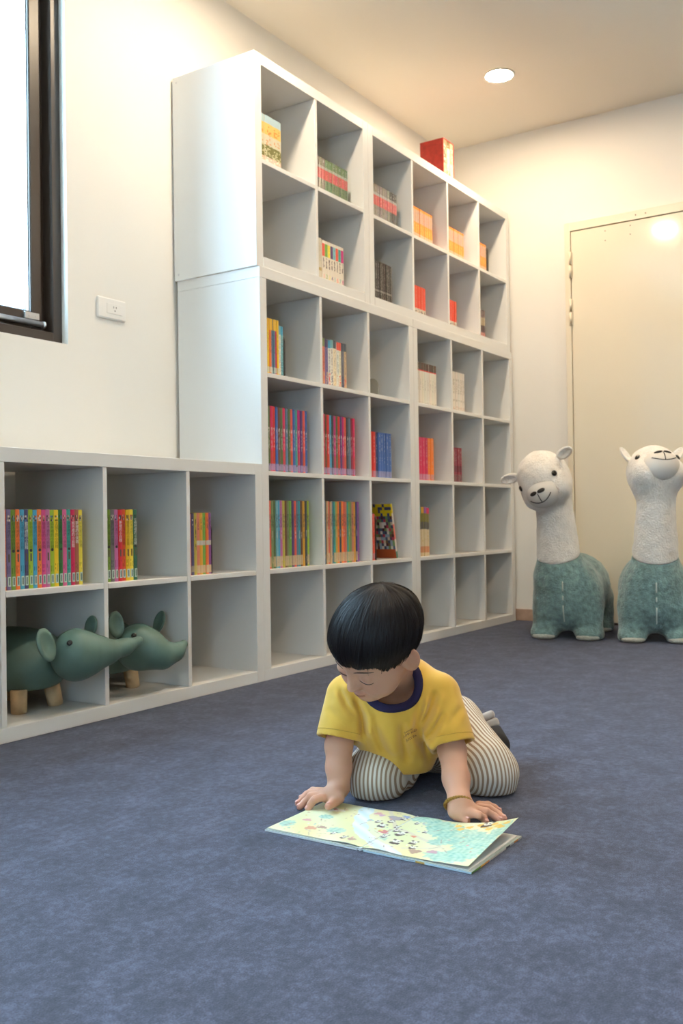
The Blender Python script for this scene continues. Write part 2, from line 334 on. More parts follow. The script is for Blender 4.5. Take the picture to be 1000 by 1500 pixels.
# ================================================================ books
def attr_mat(name, rough, coat=0.0, bump=None, spec=.5):
    return mat(name, (.5, .5, .5), rough, spec, coat=coat, attr='print', bump=bump)
M_cover = attr_mat('printed_cover', .42); M_gloss = attr_mat('glossy_wrapped_cover', .16, .6, bump=(160, .25, .002))
M_pages = mat('book_pages', (.72, .66, .55), .8, .2, noise=(300, .06))
M_bookend = mat('black_bookend_metal', (.012, .012, .014), .4, .5)
RNG = random.Random(7)
def jit(c, a=.04): return tuple(max(0.0, min(1.0, v*(1+RNG.uniform(-a, a)))) for v in c)
def fill(bm, lay, quad, color, mi=0):
    f = bm.faces.new([bm.verts.new(p) for p in quad]); f.material_index = mi
    for l in f.loops: l[lay] = (*color, 1)
    return f
US = (0, .16, .30, .43, .57, .70, .84, 1)
def book_mesh(w, h, d, paint, rows=40, side_paint=None, cover=None, rounded=.0012, pages=True, base=(.5, .5, .5)):
    """Spine towards -y printed cell by cell with paint(u, v); boards left and right, page block set in."""
    bm = bmesh.new(); lay = bm.loops.layers.float_color.new('print')
    def sy(u): return rounded*(2*u-1)**2
    for i in range(len(US)-1):
        u0, u1 = US[i], US[i+1]
        for j in range(rows):
            v0, v1 = j/rows, (j+1)/rows
            fill(bm, lay, ((u0*w, sy(u0), v0*h), (u1*w, sy(u1), v0*h), (u1*w, sy(u1), v1*h), (u0*w, sy(u0), v1*h)), paint((u0+u1)/2, (v0+v1)/2))
    y0 = rounded; t = min(.0014, w*.16)
    if side_paint:
        n = 14; k = 18
        for i in range(n):
            for j in range(k):
                ya, yb = y0+(d-y0)*i/n, y0+(d-y0)*(i+1)/n
                fill(bm, lay, ((0, yb, h*j/k), (0, ya, h*j/k), (0, ya, h*(j+1)/k), (0, yb, h*(j+1)/k)), side_paint((i+.5)/n, (j+.5)/k))
    else: fill(bm, lay, ((0, d, 0), (0, y0, 0), (0, y0, h), (0, d, h)), base)
    fill(bm, lay, ((w, y0, 0), (w, d, 0), (w, d, h), (w, y0, h)), base)
    for xa, xb in ((0, t), (w-t, w)):
        fill(bm, lay, ((xa, y0, h), (xb, y0, h), (xb, d, h), (xa, d, h)), base); fill(bm, lay, ((xa, d, 0), (xb, d, 0), (xb, y0, 0), (xa, y0, 0)), base)
        fill(bm, lay, ((xb, d, 0), (xa, d, 0), (xa, d, h), (xb, d, h)), base)
    fill(bm, lay, ((0, y0, h), (0, 0, h), (w, 0, h), (w, y0, h)), base); fill(bm, lay, ((0, 0, 0), (0, y0, 0), (w, y0, 0), (w, 0, 0)), base)
    if pages:
        e = .003; a, b_, c, dd = t, w-t, y0, d-e
        fill(bm, lay, ((a, c, h-e), (b_, c, h-e), (b_, dd, h-e), (a, dd, h-e)), (1, 1, 1), 1); fill(bm, lay, ((a, dd, e), (b_, dd, e), (b_, c, e), (a, c, e)), (1, 1, 1), 1)
        fill(bm, lay, ((b_, dd, e), (a, dd, e), (a, dd, h-e), (b_, dd, h-e)), (1, 1, 1), 1)
        fill(bm, lay, ((a, c, h-e), (a, c, h), (a, dd, h), (a, dd, h-e)), base); fill(bm, lay, ((b_, c, h), (b_, c, h-e), (b_, dd, h-e), (b_, dd, h)), base)
    bmesh.ops.remove_doubles(bm, verts=bm.verts, dist=1e-6)
    me = bm_mesh('book', bm); me.materials.append(cover or M_cover)
    if pages: me.materials.append(M_pages)
    return me
def page_block(w, h, d):
    bm = bmesh.new(); add_box(bm, (.0018, .0016, .003), (w-.0018, d-.003, h-.003)); return bm_mesh('page_block', bm)
ORD = ['first', 'second', 'third', 'fourth', 'fifth', 'sixth', 'seventh', 'eighth', 'ninth', 'tenth', 'eleventh', 'twelfth', 'thirteenth', 'fourteenth', 'fifteenth', 'sixteenth', 'seventeenth', 'eighteenth', 'nineteenth', 'twentieth', 'twenty-first', 'twenty-second']
CN = dict(purple='786996', green='6e9132', orange='eb7837', sky='46a0c8', indigo='4b466e', lime='9bb932', pink='d74b8c', mauve='be6ba0', yellow='ebc328', darkgreen='32783c', rose='d76496', teal='41a096', crimson='cd2355', brown='a55f4b', lemon='ebd746',
          grey='6e6e72', red='d22332', vermilion='d75028', gold='e1b423', forest='32694f', salmon='d27864', olive='b9aa46', amber='dca032', grass='78aa46', violet='8c5096', tan='c8aa82', blue='3c64aa', navy='2d3c6e', white='e1dcd2', cream='e6d7b9', black='1e1e22', coral='e65a46', cyan='2d9baf', plum='5a3c78', umber='6e4632', sage='7d8c5f', steel='5f7d96', scarlet='dc322d', magenta='c81e78', slate='46505a', moss='5a6e46', tangerine='f08232', aqua='78b4be', rust='b4552d', maroon='8c2d41', hotpink='dc2d5f', mustard='d2a028')
CL = {k: lin(v) for k, v in CN.items()}
WORD = dict(sky='sky blue', darkgreen='dark green', hotpink='hot pink', forest='dark bluish green', grass='grass green', sage='sage green', steel='steel blue', moss='moss green', lime='lime green', teal='teal')
def cname(k): return WORD.get(k, k)
def put(me, x, y, z, label, group, tilt=0.0, name='book', cat='book', yaw=0.0):
    o = mobj(name, me, None, (x, y, z)); o.rotation_euler = (0, tilt, yaw); return tag(o, label, cat, group)
def shade(c, f): return tuple(v*f for v in c)
def mix(a, b, t): return tuple(a[i]*(1-t)+b[i]*t for i in range(3))
def textmesh(body, size, name, font_space=1.0, line=.98, align='CENTER'):
    cu = bpy.data.curves.new(name, 'FONT'); cu.body = body; cu.size = size; cu.align_x = align; cu.space_line = line; cu.space_character = font_space; cu.resolution_u = 2
    ob = bpy.data.objects.new('text_source', cu); COL.objects.link(ob); dg = bpy.context.evaluated_depsgraph_get()
    me = bpy.data.meshes.new_from_object(ob.evaluated_get(dg)); bpy.data.objects.remove(ob); bpy.data.curves.remove(cu); me.name = name
    return me
M_ink = mat('print_ink', (.03, .03, .035), .5); M_inkw = mat('print_white', (.78, .76, .74), .5); M_stick = mat('pale_sticker', lin('b7cdc4'), .5)
M_inkcol = mat('print_ink_tinted', (.5, .5, .5), .5, obj_color=True)

# --- picture-book series in the low bookcase: cover, pages, title, number dot, sticker
TITLES = ['海洋裡的小妖精', '都市裡的小妖精', '動物裡的小妖精', '交通工具小妖精', '醫院裡的小妖精', '動物園的小妖精', '夢裡的小妖精', '運動場的小妖精', '糖果店的小妖精', '城市裡的小妖精', '森林裡的小妖精', '太陽下的小妖精', '恐龍的小妖精', '聖誕節的小妖精', '故事裡的小妖精', '城市裡的小妖精', '夢裡的小妖精', '好玩節日小妖精']
def series_paint(c, icon):
    cells = {}
    def p(u, v):
        if .85 < v < .93 and .15 < u < .85: return cells.setdefault((round(u, 2), round(v, 3)), RNG.choice(icon))
        if .20 < v < .30 and (.1 < u < .25 or .6 < u < .72) and RNG.random() < .7: return shade(c, .45)
        return c
    return p
def series_book(key, x, w, h, d, y, z, label, group, title, dot, box_, lean=0.0):
    c = jit(CL[key], .03); icon = [shade(c, .35), (.6, .5, .45), c, (.05, .05, .06), RNG.choice([(.7, .15, .1), (.1, .2, .5), (.7, .65, .6)])]
    o = put(book_mesh(w, h, d, series_paint(c, icon), 40, pages=False, base=c), x, y, z, label, group, lean)
    mobj('pages', page_block(w, h, d), o, (0, 0, 0), M_pages)
    white = key in ('indigo', 'crimson', 'brown', 'red', 'forest')
    t = mobj('title', textmesh('\n'.join(title), .0115, 'title', line=.92), o, (w/2, -.0005, h*.80), M_inkcol); t.rotation_euler = (math.pi/2, 0, 0)
    t.color = (.75, .74, .72, 1) if white else (*shade(c, .30), 1)
    if dot: cyl('number_dot', (w/2, .0003, h*.482), (w/2, -.0006, h*.482), w*.30, M_ink, o, seg=14)
    if box_: box('subtitle_strip', (w*.34, -.0006, h*.345), (w*.66, .0004, h*.445), mat_cache('strip', (.10, .085, .06)), o, 0)
    s = box('call_sticker', (w*.22, -.0008, h*.045), (w*.86, .0006, h*.165), M_stick, o, 0)
    box('call_number', (w*.40, -.0011, h*.06), (w*.66, -.0006, h*.15), M_ink2, s, 0)
    return o
_mc = {}
def mat_cache(k, c):
    if k not in _mc: _mc[k] = mat(k, c, .5)
    return _mc[k]
M_ink2 = mat('sticker_ink', (.10, .15, .14), .5)
def series_group(u, c, r, keys, xl, xr, h, setb, where, grp, titles, gap=.0006, lean0=0.0, skip=None):
    x0, y, z = cell(u, c, r); n = len(keys); w = (xr-xl)/n; x = xl
    for i, k in enumerate(keys):
        ww = w*RNG.uniform(.94, 1.06); ww = min(ww, xr-x) if i == n-1 else ww
        series_book(k, x, ww-gap, h+RNG.uniform(-.0008, .0008), .17, y+setb+RNG.uniform(0, .002), z, '%s picture book, %s from left in the row %s' % (cname(k), ORD[i], where), grp, titles[i % len(titles)], RNG.random() < .5, RNG.random() < .6)
        x += ww
series_group('L', 1, 1, ['orange', 'purple', 'green', 'orange', 'sky', 'indigo', 'lime', 'sky', 'tangerine', 'pink', 'mauve', 'lime', 'yellow', 'darkgreen', 'rose', 'teal', 'crimson', 'brown', 'lemon'], -1.0635, -.791, .2125, .030, 'above the leftmost elephant stool', 'picture books in the low bookcase', [TITLES[0]]+TITLES)
series_group('L', 2, 1, ['green', 'grey', 'mauve', 'red', 'vermilion', 'gold', 'lemon', 'forest'], -.7010, -.577, .2130, .030, 'above the second elephant stool', 'picture books in the low bookcase', TITLES[3:])

# --- the other rows: one printed mesh per book
def painter(base, bands=(), glyphs=()):
    """bands: (v0, v1, colour); glyphs: (v0, v1, colour, probability, u0, u1)"""
    cells = {}
    def p(u, v):
        for g in glyphs:
            if g[0] < v < g[1] and g[4] < u < g[5]:
                k = (round(u*20), round(v*100))
                if k not in cells: cells[k] = RNG.random() < g[3]
                if cells[k]: return g[2]
        for b in bands:
            if b[0] < v < b[1]: return b[2]
        return base
    return p
INK = (.03, .03, .035); WHT = (.72, .70, .66)
def row(u, c, r, xl, xr, specs, setb, where, grp, depth=.17, cover=None, wj=.12, rows=40, word='book'):
    """specs: list of (colour key, height, painter)"""
    _, y, z = cell(u, c, r); n = len(specs); ws = [RNG.uniform(1-wj, 1+wj)*s[3] if len(s) > 3 else RNG.uniform(1-wj, 1+wj) for s in specs]
    k = (xr-xl)/sum(ws); x = xl
    for i, s in enumerate(specs):
        w = ws[i]*k
        put(book_mesh(w-.0005, s[1], depth, s[2], rows, cover=cover, base=CL[s[0]]), x, y+setb+RNG.uniform(0, .003), z, '%s %s, %s from left in %s' % (cname(s[0]), word, ORD[i], where), grp)
        x += w
def sticker(v0, v1, c): return (v0, v1, c)
def tan_spec(k, h, tall=True):
    c = jit(CL[k]); cols = [(.60, .80, mix(c, INK, .55), .62, .12, .90), (.42, .55, mix(c, RNG.choice([WHT, INK]), .5), .55, .25, .75)]
    b = [(.035, .165, mix(lin('c8b08c'), c, .18))] if RNG.random() < .85 else []
    cols.insert(0, (.05, .15, mix(lin('c8b08c'), INK, .25), .25, .2, .8))
    return (k, h+RNG.uniform(-.001, .001), painter(c, b, cols))
row('A', 0, 1, .062, .328, [tan_spec(k, .2475) for k in ['sage', 'coral', 'sage', 'moss', 'aqua', 'sky', 'mauve', 'olive', 'umber', 'sage', 'grass', 'plum', 'coral', 'steel', 'cyan', 'umber', 'amber', 'slate', 'lime']], .030, 'tall left bookcase, third row, first cell', 'thin readers in the third row')
row('A', 1, 1, .420, .686, [tan_spec(k, .2475) for k in ['salmon', 'steel', 'tan', 'coral', 'tan', 'steel', 'teal', 'olive', 'tangerine', 'slate', 'tangerine', 'coral', 'salmon', 'teal', 'grass', 'sage', 'salmon', 'amber', 'navy', 'violet']], .030, 'tall left bookcase, third row, second cell', 'thin readers in the third row')
def mag_spec(k, h=.239):
    c = jit(CL[k]); c2 = mix(c, CL['rust'] if k in ('hotpink', 'scarlet', 'magenta', 'coral') else c, .5)
    g = [(.10, .115, INK, .2, .3, .7), (.34, .62, mix(c, WHT, .42), .45, .30, .70), (.62, .67, mix(c, WHT, .75), .7, .3, .7), (.68, .75, mix(c, INK, .35), .4, .2, .8)]
    b = [(.015, .125, mix(lin('9b8cb4'), c, .25))] + [(.125, .33, c2)]
    return (k, h+RNG.uniform(-.001, .001), painter(c, b, g))
row('A', 0, 2, .060, .323, [mag_spec(k) for k in ['blue', 'moss', 'hotpink', 'scarlet', 'blue', 'umber', 'moss', 'hotpink', 'steel', 'moss', 'coral', 'blue', 'teal', 'magenta', 'plum', 'coral', 'blue']], .030, 'tall left bookcase, second row, first cell', 'storybooks in the second row')
row('A', 1, 2, .415, .664, [mag_spec(k) for k in ['teal', 'hotpink', 'umber', 'scarlet', 'sky', 'slate', 'magenta', 'moss', 'scarlet', 'plum', 'magenta', 'coral', 'slate', 'steel', 'maroon', 'hotpink']], .030, 'tall left bookcase, second row, second cell', 'storybooks in the second row')
def blue_spec(k, h=.196):
    c = jit(CL[k]); return (k, h, painter(c, [(.02, .15, mix(lin('a59bb4'), c, .45))], [(.55, .95, mix(c, WHT, .45), .45, .38, .62), (.25, .48, mix(c, WHT, .4), .4, .38, .62)]))
row('A', 2, 2, .778, .960, [blue_spec(k) for k in ['scarlet', 'scarlet', 'navy', 'blue', 'blue', 'blue', 'blue', 'blue']], .030, 'tall left bookcase, second row, third cell', 'blue and red books in the second row')
def yel_spec(k, h):
    c = jit(CL[k]); return (k, h, painter(c, [(.80, 1, lin('ebb93c')), (.04, .14, mix(lin('b9c8be'), c, .3))], [(.40, .75, mix(c, INK, .35), .5, .2, .8)]))
def pic_spec(k, h, k2):
    c = jit(CL[k]); return (k, h, painter(c, [(.82, 1, CL[k2]), (0, .06, mix(c, INK, .4))], [(.0, .30, CL[RNG.choice(['scarlet', 'navy', 'tan'])], .35, .1, .9), (.3, .8, mix(c, CL[RNG.choice(['navy', 'green', 'umber', 'slate'])], .6), .45, .25, .75)]))
row('A', 0, 3, .068, .176, [yel_spec(k, .207) for k in ['grass', 'yellow', 'orange', 'steel', 'steel', 'crimson', 'yellow']]+[pic_spec('white', .190, 'aqua'), pic_spec('aqua', .188, 'sky')], .030, 'tall left bookcase, top row, first cell', 'picture books in the top row')
row('A', 1, 3, .415, .611, [pic_spec(a, .188+RNG.uniform(-.003, .003), b) for a, b in [('tan', 'olive'), ('salmon', 'sage'), ('purple', 'indigo'), ('white', 'sky'), ('white', 'aqua'), ('cream', 'slate'), ('white', 'coral'), ('cream', 'coral'), ('grey', 'slate'), ('tan', 'slate')]], .030, 'tall left bookcase, top row, second cell', 'picture books in the top row')
# right tall bookcase
def wht_spec(k, h, dark):
    c = lin('dcd4c8'); b = [(.82, 1, jit(lin('5a4a44'), .3)), (.79, .82, CL['scarlet'])] if dark else []
    return (k, h, painter(jit(c), b, [(.35, .62, lin('bdb5aa'), .5, .3, .7), (.0, .07, lin('aaa096'), .45, .1, .9)] if dark else [(.45, .82, lin('b4aa9b'), .5, .2, .8), (.25, .29, lin('b4aa9b'), .7, .1, .9), (.02, .12, lin('c8a08c'), .4, .1, .9)]))
row('B', 0, 3, 1.198, 1.396, [wht_spec('white', .197, True) for _ in range(8)], .030, 'tall right bookcase, top row, first cell', 'white books in the top row', word='book with dark top')
row('B', 1, 3, 1.548, 1.699, [wht_spec('white', .196, False) for _ in range(6)], .030, 'tall right bookcase, top row, second cell', 'white books in the top row', word='plain book')
row('B', 0, 2, 1.192, 1.357, [blue_spec(k, .200) for k in ['hotpink', 'hotpink', 'hotpink', 'crimson', 'tangerine', 'tangerine']], .030, 'tall right bookcase, second row, first cell', 'pink and orange books')
def mar_spec(k, h):
    c = jit(CL[k], .15); return (k, h, painter(c, [(.30, .48, shade(c, .55)), (.0, .22, mix(c, lin('8c7878'), .5))], [(.55, .95, mix(c, WHT, .35), .35, .3, .7), (.03, .2, INK, .35, .1, .9)]))
row('B', 1, 2, 1.545, 1.656, [mar_spec('maroon', .172) for _ in range(5)], .030, 'tall right bookcase, second row, second cell', 'maroon books')
def ol_spec(k, h, i):
    c = jit(CL[k]); return (k, h, painter(lin('d8c3a0'), [(.55, .70, lin('5f5c58')), (.70, .87, lin('7d7832')), (.87, 1, CL[['teal', 'amber', 'violet', 'hotpink'][i]]), (.08, .20, lin('cd8c64'))], [(.3, .5, lin('c8aa50'), .25, .3, .7)]))
row('B', 0, 1, 1.196, 1.303, [ol_spec('olive', .226+RNG.uniform(-.004, .004), i) for i in range(4)], .030, 'tall right bookcase, third row, first cell', 'olive and cream readers')
# stacked bookcases
def art_spec(k, h):
    c = CL[k]; return (k, h, painter(lin('b9b48c'), [(.86, 1, lin('a5bec8')), (.62, .86, lin('d2b464')), (.42, .62, lin('c8c3aa')), (.0, .2, lin('d2b4a0'))], [(.2, .42, lin('6e6e3c'), .55, 0, 1), (.42, .62, lin('c8966e'), .3, .1, .9), (.62, .8, lin('c8823c'), .3, .1, .9), (.05, .2, lin('f0e6d2'), .25, .1, .9)]))
row('U', 0, 1, .045, .196, [art_spec('cream', .190), art_spec('cream', .190), art_spec('cream', .190)], .035, 'upper left bookcase, top row, first cell', 'glossy wrapped books', cover=M_gloss, word='glossy landscape-art book')
def wrap_spec(k, h, c):
    return (k, h, painter(jit(c, .08), [(.42, .70, jit(lin('c85a5a'), .12)), (.70, .78, mix(c, WHT, .4))], [(.05, .4, mix(c, INK, .5), .3, .2, .8), (.45, .7, lin('dc8c82'), .3, .3, .7), (.78, .95, mix(c, WHT, .5), .25, .3, .6)]))
row('U', 1, 1, .400, .652, [wrap_spec('sage' if i > 3 else 'grey', .146, lin('6e8464') if i > 3 else lin('8c8478')) for i in range(11)], .035, 'upper left bookcase, top row, second cell', 'plastic wrapped volumes', cover=M_gloss, word='wrapped volume')
row('V', 0, 1, .820, 1.059, [wrap_spec('grey' if i < 8 else 'slate', .158, lin('8e8880') if i < 8 else lin('50504e')) for i in range(11)], .035, 'upper right bookcase, top row, first cell', 'plastic wrapped volumes', cover=M_gloss, word='wrapped volume')
NUMC = ['coral', 'grass', 'lemon', 'plum', 'aqua', 'coral', 'teal', 'magenta']
def num_spec(k, h):
    return (k, h, painter(lin('dcd2c3'), [(.62, .92, CL[k])], [(.36, .60, lin('503c3c'), .6, .3, .75), (.64, .9, mix(CL[k], INK, .4), .25, .3, .7)]))
row('U', 1, 0, .405, .455, [('cream', .172, painter(lin('d2c8b4'), [(.26, .32, lin('b49b64'))], [(.45, .85, lin('b4aa96'), .4, .4, .6)])) for _ in range(2)], .035, 'upper left bookcase, bottom row', 'numbered volumes', word='plain volume')
NX0, NX1 = .456, .611
_, ny, nz = cell('U', 1, 0)
for i, k in enumerate(NUMC):
    w = (NX1-NX0)/8; o = put(book_mesh(w-.0005, .168, .13, num_spec(k, .168)[2], 40, base=lin('dcd2c3')), NX0+i*w, ny+.035, nz, '%s numbered volume %s in upper left bookcase, bottom row' % (cname(k), ['one', 'two', 'three', 'four', 'five', 'six', 'seven', 'eight'][i]), 'numbered volumes')
    t = mobj('number', textmesh(str(i+1), .024, 'number'), o, (w/2, -.0006, .018), M_inkcol); t.rotation_euler = (math.pi/2, 0, 0); t.color = (*CL[k], 1)
def org_spec(h):
    c = jit(lin('f09a46'), .06); return ('tangerine', h, painter(c, [(.94, 1, lin('f5963c')), (.56, .93, jit(lin('d2a88c'), .05)), (.0, .22, jit(lin('e1b496'), .05))], [(.6, .9, lin('b496a0'), .35, .3, .7), (.25, .5, lin('f5be50'), .4, .3, .7)]))
row('V', 1, 1, 1.180, 1.400, [org_spec(.155) for _ in range(10)], .035, 'upper right bookcase, top row, second cell', 'orange volumes', word='volume')
row('V', 2, 1, 1.532, 1.741, [org_spec(.150) for _ in range(9)], .035, 'upper right bookcase, top row, third cell', 'orange volumes', word='volume')
row('V', 3, 1, 1.892, 2.006, [org_spec(.154) for _ in range(5)], .035, 'upper right bookcase, top row, last cell', 'orange volumes', word='volume')
def blk_spec(h):
    c = jit(lin('3c3835'), .2); return ('black', h, painter(c, [(.24, .30, mix(c, WHT, .28))], [(.05, .22, mix(c, WHT, .25), .4, .3, .7), (.32, .95, mix(c, WHT, .22), .45, .3, .7)]))
row('V', 0, 0, .828, 1.006, [blk_spec(.178) for _ in range(10)], .035, 'upper right bookcase, bottom row', 'black volumes', word='volume')
def red_spec(h):
    c = jit(lin('e04a32'), .08); return ('scarlet', h, painter(c, [(.0, .24, lin('d8cdbe'))], [(.02, .22, lin('504641'), .5, .1, .9), (.3, .95, mix(c, WHT, .3), .25, .4, .6)]))
row('V', 1, 0, 1.185, 1.320, [red_spec(.140) for _ in range(5)], .035, 'upper right bookcase, bottom row, second cell', 'red and white volumes', word='volume')
row('V', 2, 0, 1.538, 1.644, [red_spec(.138) for _ in range(4)], .035, 'upper right bookcase, bottom row, third cell', 'red and white volumes', word='volume')
row('V', 3, 0, 1.893, 1.984, [('umber', .147+.003*i, painter(lin('786464'), [(.25, .48, lin('4b373c')), (.48, .75, lin('aa9b82')), (0, .22, lin('b9786e'))], [(.8, 1, INK, .3, 0, 1)])) for i in range(3)], .035, 'upper right bookcase, bottom row, last cell', 'small brown volumes', word='volume')
row('L', 3, 1, -.352, -.2365, [('salmon', .200, painter(CL['salmon'], [(.03, .16, lin('c8a582'))], [(.4, .88, lin('8c5a5a'), .55, .3, .6)])), ('indigo', .202, painter(CL['indigo'], [(.04, .16, lin('8c8278'))], [(.8, .9, WHT, .3, .3, .7)])), ('olive', .203, painter(CL['olive'], [(.04, .16, lin('b9aa64'))], [(.4, .9, INK, .55, .45, .75)]))]
    + [(k, .203, painter(CL[k], [(.03, .16, lin('cdb08c')), (.47, .54, lin('c8beb4'))], [(.72, .93, mix(CL[k], INK, .5), .55, .3, .8)])) for k in ('salmon', 'amber', 'grass', 'orange', 'violet')], .030, 'the row above the empty low cell', 'readers in the low bookcase')
# bookends
def bookend(x, y, z, h, d, label, m=M_bookend, th=.0045, foot=-.0):
    """upright plate with rounded upper corners on a thin foot"""
    V = []; prof = [(0, 0), (d, 0)]+[(d-.03+.03*math.cos(a), h-.03+.03*math.sin(a)) for a in np.linspace(0, math.pi/2, 6)]+[(.03-.03*math.sin(a), h-.03+.03*math.cos(a)) for a in np.linspace(0, math.pi/2, 6)]
    n = len(prof); V = [(0, p, q) for p, q in prof]+[(th, p, q) for p, q in prof]
    F = [tuple(range(n-1, -1, -1)), tuple(range(n, 2*n))]+[(i, (i+1) % n, n+(i+1) % n, n+i) for i in range(n)]
    o = mobj('bookend', pyd('plate', V, F), None, (x, y, z), m); tag(o, label, 'bookend', None)
    if foot: box('foot', (th, .004, 0), (foot, d-.004, .0015), m, o, 0)
    return o
_, ly, lz = cell('L', 3, 1)
bookend(-.2360, ly+.034, lz, .175, .12, 'black metal bookend in the low bookcase beside the violet reader')
_, ay, az = cell('A', 0, 3); bookend(.1765, ay+.030, az, .165, .12, 'black bookend beside yellow picture books, tall left bookcase top row', th=.010)
_, by_, bz = cell('A', 2, 1); 
row('A', 2, 1, .782, .818, [blue_spec('salmon', .197), blue_spec('coral', .197)], .034, 'tall left bookcase, third row, third cell', 'readers by the leaning magazine')
bookend(.8190, by_+.034, bz, .205, .13, 'black bookend behind the leaning colourful magazine', th=.008)
_, vy, vz = cell('V', 3, 1); bookend(2.007, vy+.035, vz, .160, .12, 'black bookend beside orange volumes, upper right bookcase', th=.024)
M_clear = mat('frosted_plastic', (.62, .62, .58), .25, .5); M_clear.node_tree.nodes['Principled BSDF'].inputs['Transmission Weight'].default_value = .55
_, cy_, cz = cell('A', 2, 3); bookend(.895, cy_+.055, cz, .085, .11, 'translucent plastic bookend alone in a cell of the tall bookcase', M_clear, .0025, -.11)
# leaning magazine with a printed cover
PAL = [lin(c) for c in ('465a78', '6e8c5a', 'b43c50', 'c8b4a0', '5a3c5a', '3c4664', '8ca0b4', '502832', 'd2c8be', '6e5a3c')]
def mag_side(u, v):
    if v > .80: return lin('d7bf1e') if RNG.random() < .8 else lin('3c4678')
    if v < .18: return lin('a0461e') if RNG.random() < .75 else lin('78281e')
    return RNG.choice(PAL)
mg = put(book_mesh(.013, .243, .16, painter(lin('dcd2c8'), [(.82, 1, lin('d7bf1e')), (.35, .62, lin('d76e5f')), (0, .12, lin('4b8270'))], [(.62, .8, lin('c8c8c8'), .3, 0, 1)]), 40, mag_side, base=lin('c8b4a0')), .9850, by_+.026, bz+.0016, 'colourful magazine leaning to the left with a yellow-topped cover', 'readers by the leaning magazine', -.20)
# red slipcase with three spines on top of the stacked bookcase
yb = .060; fc = at_y(648.8, 201, yb); fx = fc[0]; fr = at_y(664.3, 214, yb)
bx_w = fr[0]-fx; zt = fc[2]; z0 = H4+H2
dd = ray(614.8, 209); tt = (fx-CAM[0])/dd[0]; ydeep = (CAM+dd*tt)[1]-yb
rb = empty('boxed_book_set', (fx, yb, z0)); tag(rb, 'dark red boxed book set standing on top of the stacked bookcase', 'box set')
M_red = mat('red_slipcase', lin('96281f'), .35, .5, noise=(40, .25))
hh = zt-z0
box('slipcase_side', (0, 0, 0), (.003, ydeep, hh), M_red, rb, .0005); box('slipcase_side', (bx_w-.003, 0, 0), (bx_w, ydeep, hh), M_red, rb, .0005)
box('slipcase_top', (.003, 0, hh-.003), (bx_w-.003, ydeep, hh), M_red, rb, 0); box('slipcase_base', (.003, 0, 0), (bx_w-.003, ydeep, .003), M_red, rb, 0); box('slipcase_back', (.003, ydeep-.003, .003), (bx_w-.003, ydeep, hh-.003), M_red, rb, 0)
for i, (b, bands) in enumerate([(lin('e66450'), [(0, .45, lin('b4a078'))]), (lin('dcbe96'), [(.85, 1, lin('5a5032')), (0, .3, lin('826e50'))]), (lin('e6826e'), [(.1, .5, lin('dcb49b'))])]):
    w = (bx_w-.008)/3; mobj('volume', book_mesh(w-.001, hh-.008, ydeep-.01, painter(b, bands, [(.05, .9, mix(b, WHT, .6), .3, .2, .8)]), 30, base=b), rb, (.004+i*w, .001, .004))
# ================================================================ smooth solids: signed distance fields meshed by surface nets
def _v(p): return np.asarray(p, float)
def rc(a, b, ra, rb):
    a, b = _v(a), _v(b); ab = b-a; L = max(ab@ab, 1e-12); R = max(ra, rb)
    def fn(P):
        t = np.clip(((P-a)@ab)/L, 0, 1); q = P-a-t[:, None]*ab
        return np.sqrt((q*q).sum(1)) - (ra+(rb-ra)*t)
    return fn, np.minimum(a, b)-R, np.maximum(a, b)+R
def el(c, rad, ax=None):
    """ellipsoid; ax = three unit axes (rows)"""
    c = _v(c); rad = _v(rad); A = np.eye(3) if ax is None else np.array([_v(q)/np.linalg.norm(q) for q in ax])
    def fn(P):
        q = (P-c)@A.T; k0 = np.sqrt(((q/rad)**2).sum(1)); k1 = np.sqrt(((q/rad**2)**2).sum(1))
        return k0*(k0-1)/np.maximum(k1, 1e-9)
    ext = np.sqrt(((A*rad[:, None])**2).sum(0)); return fn, c-ext, c+ext
def rbox(c, half, ax=None, r=.005):
    c = _v(c); half = _v(half); A = np.eye(3) if ax is None else np.array([_v(q)/np.linalg.norm(q) for q in ax])
    def fn(P):
        q = np.abs((P-c)@A.T)-half+r; return np.sqrt((np.maximum(q, 0)**2).sum(1))+np.minimum(q.max(1), 0)-r
    ext = np.abs(A*half[:, None]).sum(0); return fn, c-ext, c+ext
